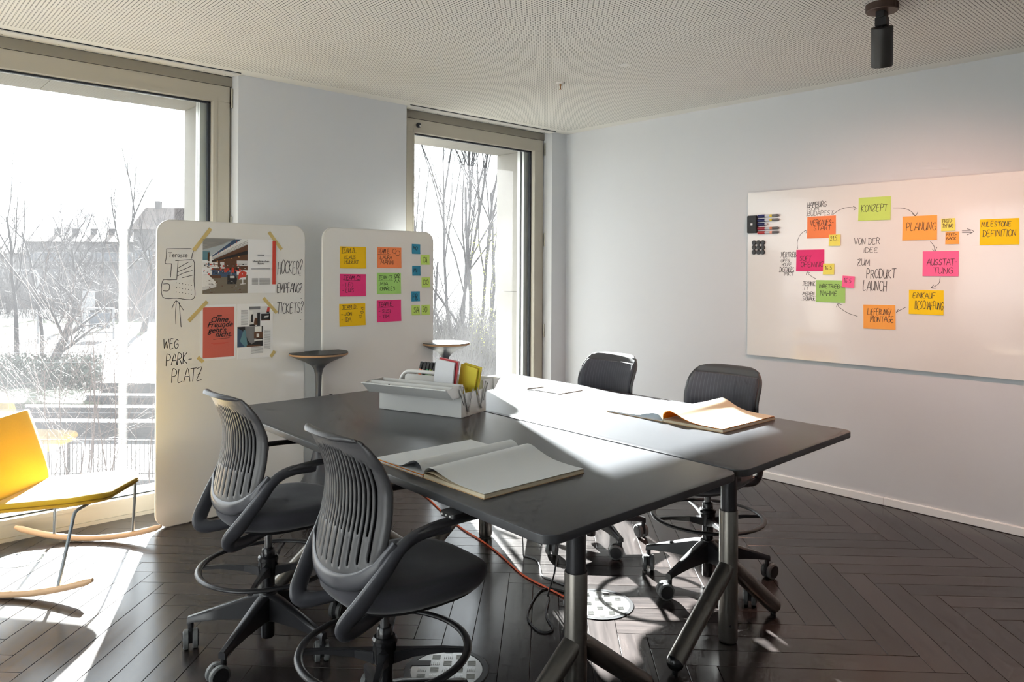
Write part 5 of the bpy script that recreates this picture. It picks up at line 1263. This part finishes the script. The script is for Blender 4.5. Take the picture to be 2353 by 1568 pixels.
def strip(px0, px1, d0, d1, z, name, m, label):
    a, b, c, d = at_px(px0, d0), at_px(px1, d0), at_px(px1, d1), at_px(px0, d1)
    q = MB().prism([(a.x, a.y), (b.x, b.y), (c.x, c.y), (d.x, d.y)], ZG, ZG + z); return gstruct(name, q, m, label)
strip(-900, 1500, 52, 64, .02, 'road_outside', M['asphalt'], 'grey street beyond the trees')
strip(-900, 330, 66, 84, .03, 'lawn_outside', M['lawn'], 'patchy lawn beyond the street')
strip(-900, 232, 31, 40, .25, 'verge_outside', M['lawn'], 'raised grass verge with the hedge')
for k, (d, h, x0, x1) in enumerate(((28.5, .55, 60, 560), (31.5, .5, 200, 560), (35, .5, 215, 560), (26.0, .5, -300, 560))):
    strip(x0, x1, d, d + .6, h, 'trim_%d' % (k + 10), M['lowwall'], None)

def seg(vs, fs, a, b, ra, rb, n=3):
    t = b - a
    if t.length < 1e-6: return
    t = t.normalized(); u = t.orthogonal().normalized(); v = t.cross(u); o = len(vs)
    for p, r in ((a, ra), (b, rb)):
        for j in range(n):
            an = 2 * pi * j / n; q = p + u * (r * cos(an)) + v * (r * sin(an)); vs.append((q.x, q.y, q.z))
    for j in range(n): fs.append((o + j, o + (j + 1) % n, o + n + (j + 1) % n, o + n + j))
def grow(rng, p, d, length, r, level, maxl, out, gravity=.0, spread=.6, kids=(3, 5), steps=4):
    pts = [p]; rr = [r]; dd = d.copy()
    for i in range(steps):
        dd = (dd + Vector((rng.uniform(-.16, .16), rng.uniform(-.16, .16), rng.uniform(-.10, .14) + gravity))).normalized()
        q = pts[-1] + dd * (length / steps); pts.append(q); rr.append(r * (1 - .62 * (i + 1) / steps))
    for i in range(steps): out[min(level, len(out) - 1)].append((pts[i], pts[i + 1], rr[i], rr[i + 1]))
    if level >= maxl: return
    for k in range(rng.randint(*kids)):
        f = rng.uniform(.28, 1.0) if level else rng.uniform(.35, 1.0); i = min(int(f * steps), steps - 1); fr = f * steps - i
        q = pts[i].lerp(pts[i + 1], fr); az = rng.uniform(0, 2 * pi)
        t = (pts[i + 1] - pts[i]).normalized(); u = t.orthogonal().normalized(); v = t.cross(u)
        nd = (t * (1 - spread * .55) + (u * cos(az) + v * sin(az)) * spread * rng.uniform(.6, 1.1) + Vector((0, 0, .12))).normalized()
        grow(rng, q, nd, length * rng.uniform(.42, .66), rr[i] * .55, level + 1, maxl, out, gravity, spread, kids, max(2, steps - 1))
def tree(label, base, height, r, seed, maxl=4, kids=(4, 6), spread=.6, lean=(0, 0), stems=1, barkm='bark', twigm='twig', trunk_frac=.45, name='bare_tree'):
    rng = random.Random(seed); t = thing(name, label, 'tree', (base.x, base.y, ZG), 0, 'bare trees outside the windows')
    out = [[], [], []]
    for s in range(stems):
        a = 2 * pi * s / max(1, stems) + .5; d = Vector((lean[0] + (.16 * cos(a) if stems > 1 else 0), lean[1] + (.16 * sin(a) if stems > 1 else 0), 1)).normalized()
        grow(rng, Vector((0, 0, -.1)), d, height * (trunk_frac + .2 if stems == 1 else .75), r, 0, maxl, out, 0, spread, kids, 5)
    for nm, segs, m_, n in (('trunk', out[0], barkm, 7), ('branches', out[1], barkm, 4), ('twigs', out[2], twigm, 3)):
        if not segs: continue
        vs = []; fs = []
        for a, b, ra, rb in segs: seg(vs, fs, a, b, max(ra, .004), max(rb, .003), n)
        me = bpy.data.meshes.new(nm); me.from_pydata(vs, [], fs); me.materials.append(M[m_]); me.polygons.foreach_set('use_smooth', [True] * len(me.polygons))
        o = bpy.data.objects.new(nm, me); COL.objects.link(o); o.parent = t
        if nm == 'twigs': o['kind'] = 'stuff'
    return t
tree('tall bare tree with twin leading shoots at the far left of the wide window', at_px(40, 46), 14.0, .15, 11, 4, (5, 7), .55)
tree('tall bare tree with upright shoots right of the far-left tree', at_px(98, 50), 13.0, .14, 12, 4, (5, 7), .5)
tree('low forked dark tree standing in the hedge', at_px(104, 36.5), 8.0, .30, 22, 4, (5, 7), .85, barkm='bark_dark', trunk_frac=.35)
tree('small bare tree in the lawn beyond the street', at_px(188, 74), 12.5, .25, 31, 4, (5, 7), .65)
tree('bare tree in front of the tiled-roof house', at_px(278, 82), 19.0, .30, 41, 4, (5, 7), .5)
tree('bare tree seen just left of the posters board', at_px(330, 70), 14.0, .32, 52, 4, (5, 7), .6)
tree('wide bare tree at the back of the park', at_px(145, 95), 14.0, .3, 61, 4, (5, 7), .7)
tree('bare tree at the back of the park right of the wide one', at_px(225, 98), 13.5, .3, 62, 4, (5, 7), .7)
tree('bare tree at the left back of the park', at_px(20, 98), 13.5, .3, 65, 4, (5, 7), .7)
tree('many-stemmed tall bare tree in the middle of the narrow window', at_px(1062, 30), 15.0, .085, 71, 4, (3, 5), .42, stems=4)
tree('tall bare tree leaning beside the edge of the notes board', at_px(1012, 34), 15.5, .10, 72, 4, (3, 5), .42, (-.05, 0), stems=1)
tree('bare tree close to the stone reveal of the narrow window', at_px(1118, 27), 12.0, .10, 73, 4, (3, 5), .5, (.08, .02), stems=2)
tree('slender bare tree behind the narrow window thicket', at_px(985, 44), 10.0, .10, 74, 4, (4, 5), .5)
def shoots(label, base, n, h, seed, rad, name='sapling'):
    rng = random.Random(seed); t = thing(name, label, 'sapling', (base.x, base.y, ZG), 0, 'reddish young shoots outside the wide window')
    out = [[], [], []]
    for k in range(n):
        a = rng.uniform(0, 2 * pi); grow(rng, Vector((cos(a) * rad * .3, sin(a) * rad * .3, 0)), Vector((cos(a) * .12, sin(a) * .12, 1)).normalized(), h * rng.uniform(.7, 1), .018, 0, 2, out, 0, .7, (4, 7), 6)
    for nm, segs, n_ in (('stems', out[0], 5), ('twigs', out[1] + out[2], 3)):
        vs = []; fs = []
        for a, b, ra, rb in segs: seg(vs, fs, a, b, max(ra, .004), max(rb, .003), n_)
        me = bpy.data.meshes.new(nm); me.from_pydata(vs, [], fs); me.materials.append(M['twig_red']); o = bpy.data.objects.new(nm, me); COL.objects.link(o); o.parent = t; o['kind'] = 'stuff'
shoots('reddish multi-stemmed sapling right of the yellow backrest', at_px(165, 13.0), 4, 5.2, 81, .5)
shoots('reddish sapling in the middle of the wide window', at_px(212, 12.0), 3, 5.0, 82, .4)
shoots('reddish sapling beside the edge of the posters board', at_px(335, 12.5), 2, 4.8, 83, .4)
# thicket and hedge: uncountable growth
def thicket(name, label, x0, x1, d0, d1, n, h, seed, m_, lean=.45):
    rng = random.Random(seed); vs = []; fs = []
    for k in range(n):
        p = at_px(rng.uniform(x0, x1), d0 + (d1 - d0) * rng.random()); hh = h * rng.uniform(.35, 1)
        a = Vector((p.x, p.y, ZG)); d = Vector((rng.uniform(-lean, lean), rng.uniform(-lean, lean), 1)).normalized(); b = a + d * hh * .6
        c = b + (d + Vector((rng.uniform(-.6, .6), rng.uniform(-.6, .6), rng.uniform(-.4, .1)))).normalized() * hh * .5
        r = rng.uniform(.006, .014); seg(vs, fs, a, b, r, r * .8); seg(vs, fs, b, c, r * .8, .004)
        e = a.lerp(b, rng.uniform(.4, .9)); seg(vs, fs, e, e + Vector((rng.uniform(-1, 1), rng.uniform(-1, 1), rng.uniform(.1, .9))).normalized() * hh * .35, .006, .003)
    me = bpy.data.meshes.new(name); me.from_pydata(vs, [], fs); me.materials.append(m_); o = bpy.data.objects.new(name, me); COL.objects.link(o)
    o['kind'] = 'stuff'; o['label'] = label; o['category'] = 'thicket'
thicket('thicket', 'dense pale dry thicket filling the narrow window view', 930, 1200, 14, 27, 5200, 4.6, 91, M['straw'])
thicket('brushwood', 'grey bare brushwood between the trees of the narrow window', 930, 1200, 27, 46, 2300, 5.2, 92, M['twig'], .3)
thicket('park_undergrowth', 'grey bare undergrowth along the back of the park', -60, 420, 86, 104, 4200, 9.5, 93, M['twig'], .3)
thicket('hedge_stems', 'brown upright hedge stems on the grass verge', -60, 235, 36.5, 39.5, 420, 3.2, 94, M['twig_red'], .15)
def leaves(name, label, x0, x1, d0, d1, n, z0, z1, seed, m_, sz):
    rng = random.Random(seed); vs = []; fs = []
    for k in range(n):
        p = at_px(rng.uniform(x0, x1), rng.uniform(d0, d1)); c = Vector((p.x, p.y, ZG + z0 + (z1 - z0) * rng.random() ** 1.5))
        u = Vector((rng.uniform(-1, 1), rng.uniform(-1, 1), rng.uniform(-1, 1))).normalized(); v = u.orthogonal().normalized(); s = sz * rng.uniform(.5, 1.3); o = len(vs)
        for q in (c - u * s, c + v * s * .5, c + u * s, c - v * s * .5): vs.append(tuple(q))
        fs.append((o, o + 1, o + 2, o + 3))
    me = bpy.data.meshes.new(name); me.from_pydata(vs, [], fs); me.materials.append(m_); o = bpy.data.objects.new(name, me); COL.objects.link(o); o['kind'] = 'stuff'; o['label'] = label; o['category'] = 'foliage'
leaves('evergreen_shrubs', 'low dark evergreen shrubs at the foot of the hedge', -60, 236, 34.5, 37.5, 6500, .2, 1.6, 101, M['leaf'], .10)
leaves('young_foliage', 'sparse yellow-green young leaves among the narrow window trees', 1080, 1180, 22, 30, 3200, 2.5, 7.5, 102, M['leaf_yellow'], .028)
# far houses
def house(label, px0, px1, d, eave, ridge, wallm, nwin, floors, chim, gable=True):
    a, b = at_px(px0, d), at_px(px1, d); c = (a + b) / 2; w = (b - a).length / 2; rz = atan2(b.y - a.y, b.x - a.x)
    t = thing('house', label, 'building', (c.x, c.y, ZG), rz); D = 9.0; e = eave - ZG; rg_ = ridge - ZG
    MB().box(-w, w, 0, D, 0, e).build('wall', wallm, t)
    MB().add([(-w - .4, -.5, e), (w + .4, -.5, e), (w + .4, D + .5, e), (-w - .4, D + .5, e), (-w * .9 if not gable else -w - .4, D / 2, rg_), (w * .9 if not gable else w + .4, D / 2, rg_)], [(0, 1, 5, 4), (1, 2, 5), (2, 3, 4, 5), (3, 0, 4), (3, 2, 1, 0)]).build('roof', M['roof'], t)
    for k in range(chim): MB().box(-w * .7 + k * 2 * w * .7 / max(1, chim - 1) - .4, -w * .7 + k * 2 * w * .7 / max(1, chim - 1) + .4, D / 2 - .4, D / 2 + .4, rg_ - 1.2, rg_ + 1.0).build('chimney', wallm, t)
    for f in range(floors):
        for k in range(nwin):
            x = -w + (k + .5) * 2 * w / nwin; z = 1.2 + f * 3.0
            if z + 1.6 > e: continue
            fr = MB().box(x - .65, x + .65, -.06, .02, z - .1, z + 1.6).build('window_frame', M['white_paint'], t)
            MB().box(x - .52, x + .52, -.075, -.055, z, z + 1.5).build('pane', M['pane_far'], fr)
house('long grey row building behind the park trees', 60, 305, 132, 6.4, 8.0, M['render_g'], 14, 3, 5)
house('pale house with a tiled gable roof right of the park', 306, 470, 112, 7.6, 11.2, M['render_w'], 6, 3, 2)
house('low grey building at the far left of the park', -80, 60, 140, 4.5, 6.0, M['render_g'], 8, 2, 2)
# iron fence with single bars
fa, fb = at_px(40, 20.5), at_px(520, 20.5); fn = thing('iron_fence', 'low iron railing fence with thin upright bars outside the wide window', 'fence', (fa.x, fa.y, ZG), atan2((fb - fa).y, (fb - fa).x)); Lf = (fb - fa).length
MB().box(0, Lf, -.3, .3, 0, .12).build('plinth', M['lowwall'], fn)
for z in (.22, 1.12): MB().box(0, Lf, -.015, .015, z, z + .03).build('rail', M['iron'], fn)
barm = MB().box(-.008, .008, -.008, .008, .12, 1.16).build('bar', M['iron'], fn); barm.location = (.05, 0, 0)
x = .165
while x < Lf:
    o = barm.copy(); COL.objects.link(o); o.location = (x, 0, 0); x += .115
for k in range(5): MB().box(k * Lf / 4 - .03, k * Lf / 4 + .03, -.03, .03, 0, 1.2).build('post', M['iron'], fn)
# street furniture
def lamp_post(px, d, h, label):
    p = at_px(px, d); t = thing('street_lamp', label, 'lamp', (p.x, p.y, ZG)); 
    MB().tube([(0, 0, 0), (0, 0, h * .94), (-.15, .1, h), (-.9, .4, h + .1)], .07, 8).build('pole', M['white_paint'], t, smooth=50)
    MB().box(-1.5, -.8, .25, .55, h + .02, h + .18).build('lamp_head', M['white_paint'], t, bevel=.03)
lamp_post(88, 58, 5.6, 'pale street lamp between the park trees')
p = at_px(205, 66); sg = thing('street_sign', 'small white street sign on a post beyond the hedge', 'sign', (p.x, p.y, ZG), radians(-42))
MB().tube([(0, 0, 0), (0, 0, 3.6)], .05, 8).build('post', M['white_paint'], sg); MB().box(-.55, .55, -.08, -.05, 2.2, 3.9).build('sign_board', M['white_paint'], sg)
p = at_px(228, 62); bx_ = thing('notice_board', 'white framed notice board beside the street', 'board', (p.x, p.y, ZG), radians(-42))
for x in (-1.2, 1.2): MB().box(x - .06, x + .06, -.06, .06, 0, 2.6).build('post', M['white_paint'], bx_)
for z in (.5, 2.5): MB().box(-1.2, 1.2, -.05, .05, z, z + .12).build('rail', M['white_paint'], bx_)
MB().box(-.8, .9, -.03, .03, .9, 2.2).build('board', M['pane_far'], bx_)
p = at_px(1040, 12.5); bo = thing('white_post', 'slim white post with a cap outside the narrow window', 'post', (p.x, p.y, ZG))
MB().lathe([(.05, 0), (.05, 3.98)], (0, 0, 0), 12).build('shaft', M['white_paint'], bo, smooth=50); MB().lathe([(.16, 3.98), (.17, 4.0), (.15, 4.07)], (0, 0, 0), 16).build('cap', M['white_paint'], bo, smooth=50)
for k, (d, z, nm) in enumerate(((24, -1.05, 'topmost'), (24, -1.35, 'second'), (21, -1.95, 'third'), (21, -2.4, 'lowest'))):
    a, b = at_px(-260, d), at_px(1500, d * 1.06); q = MB(); n = 14
    q.tube([Vector((a.x + (b.x - a.x) * i / n, a.y + (b.y - a.y) * i / n, z + .25 * sin(pi * i / n) * -.4)) for i in range(n + 1)], .006, 5)
    o = q.build('overhead_wire', M['white_paint'], None); o['label'] = f'{nm} pale overhead wire crossing outside the windows'; o['category'] = 'wire'; o['group'] = 'overhead wires'
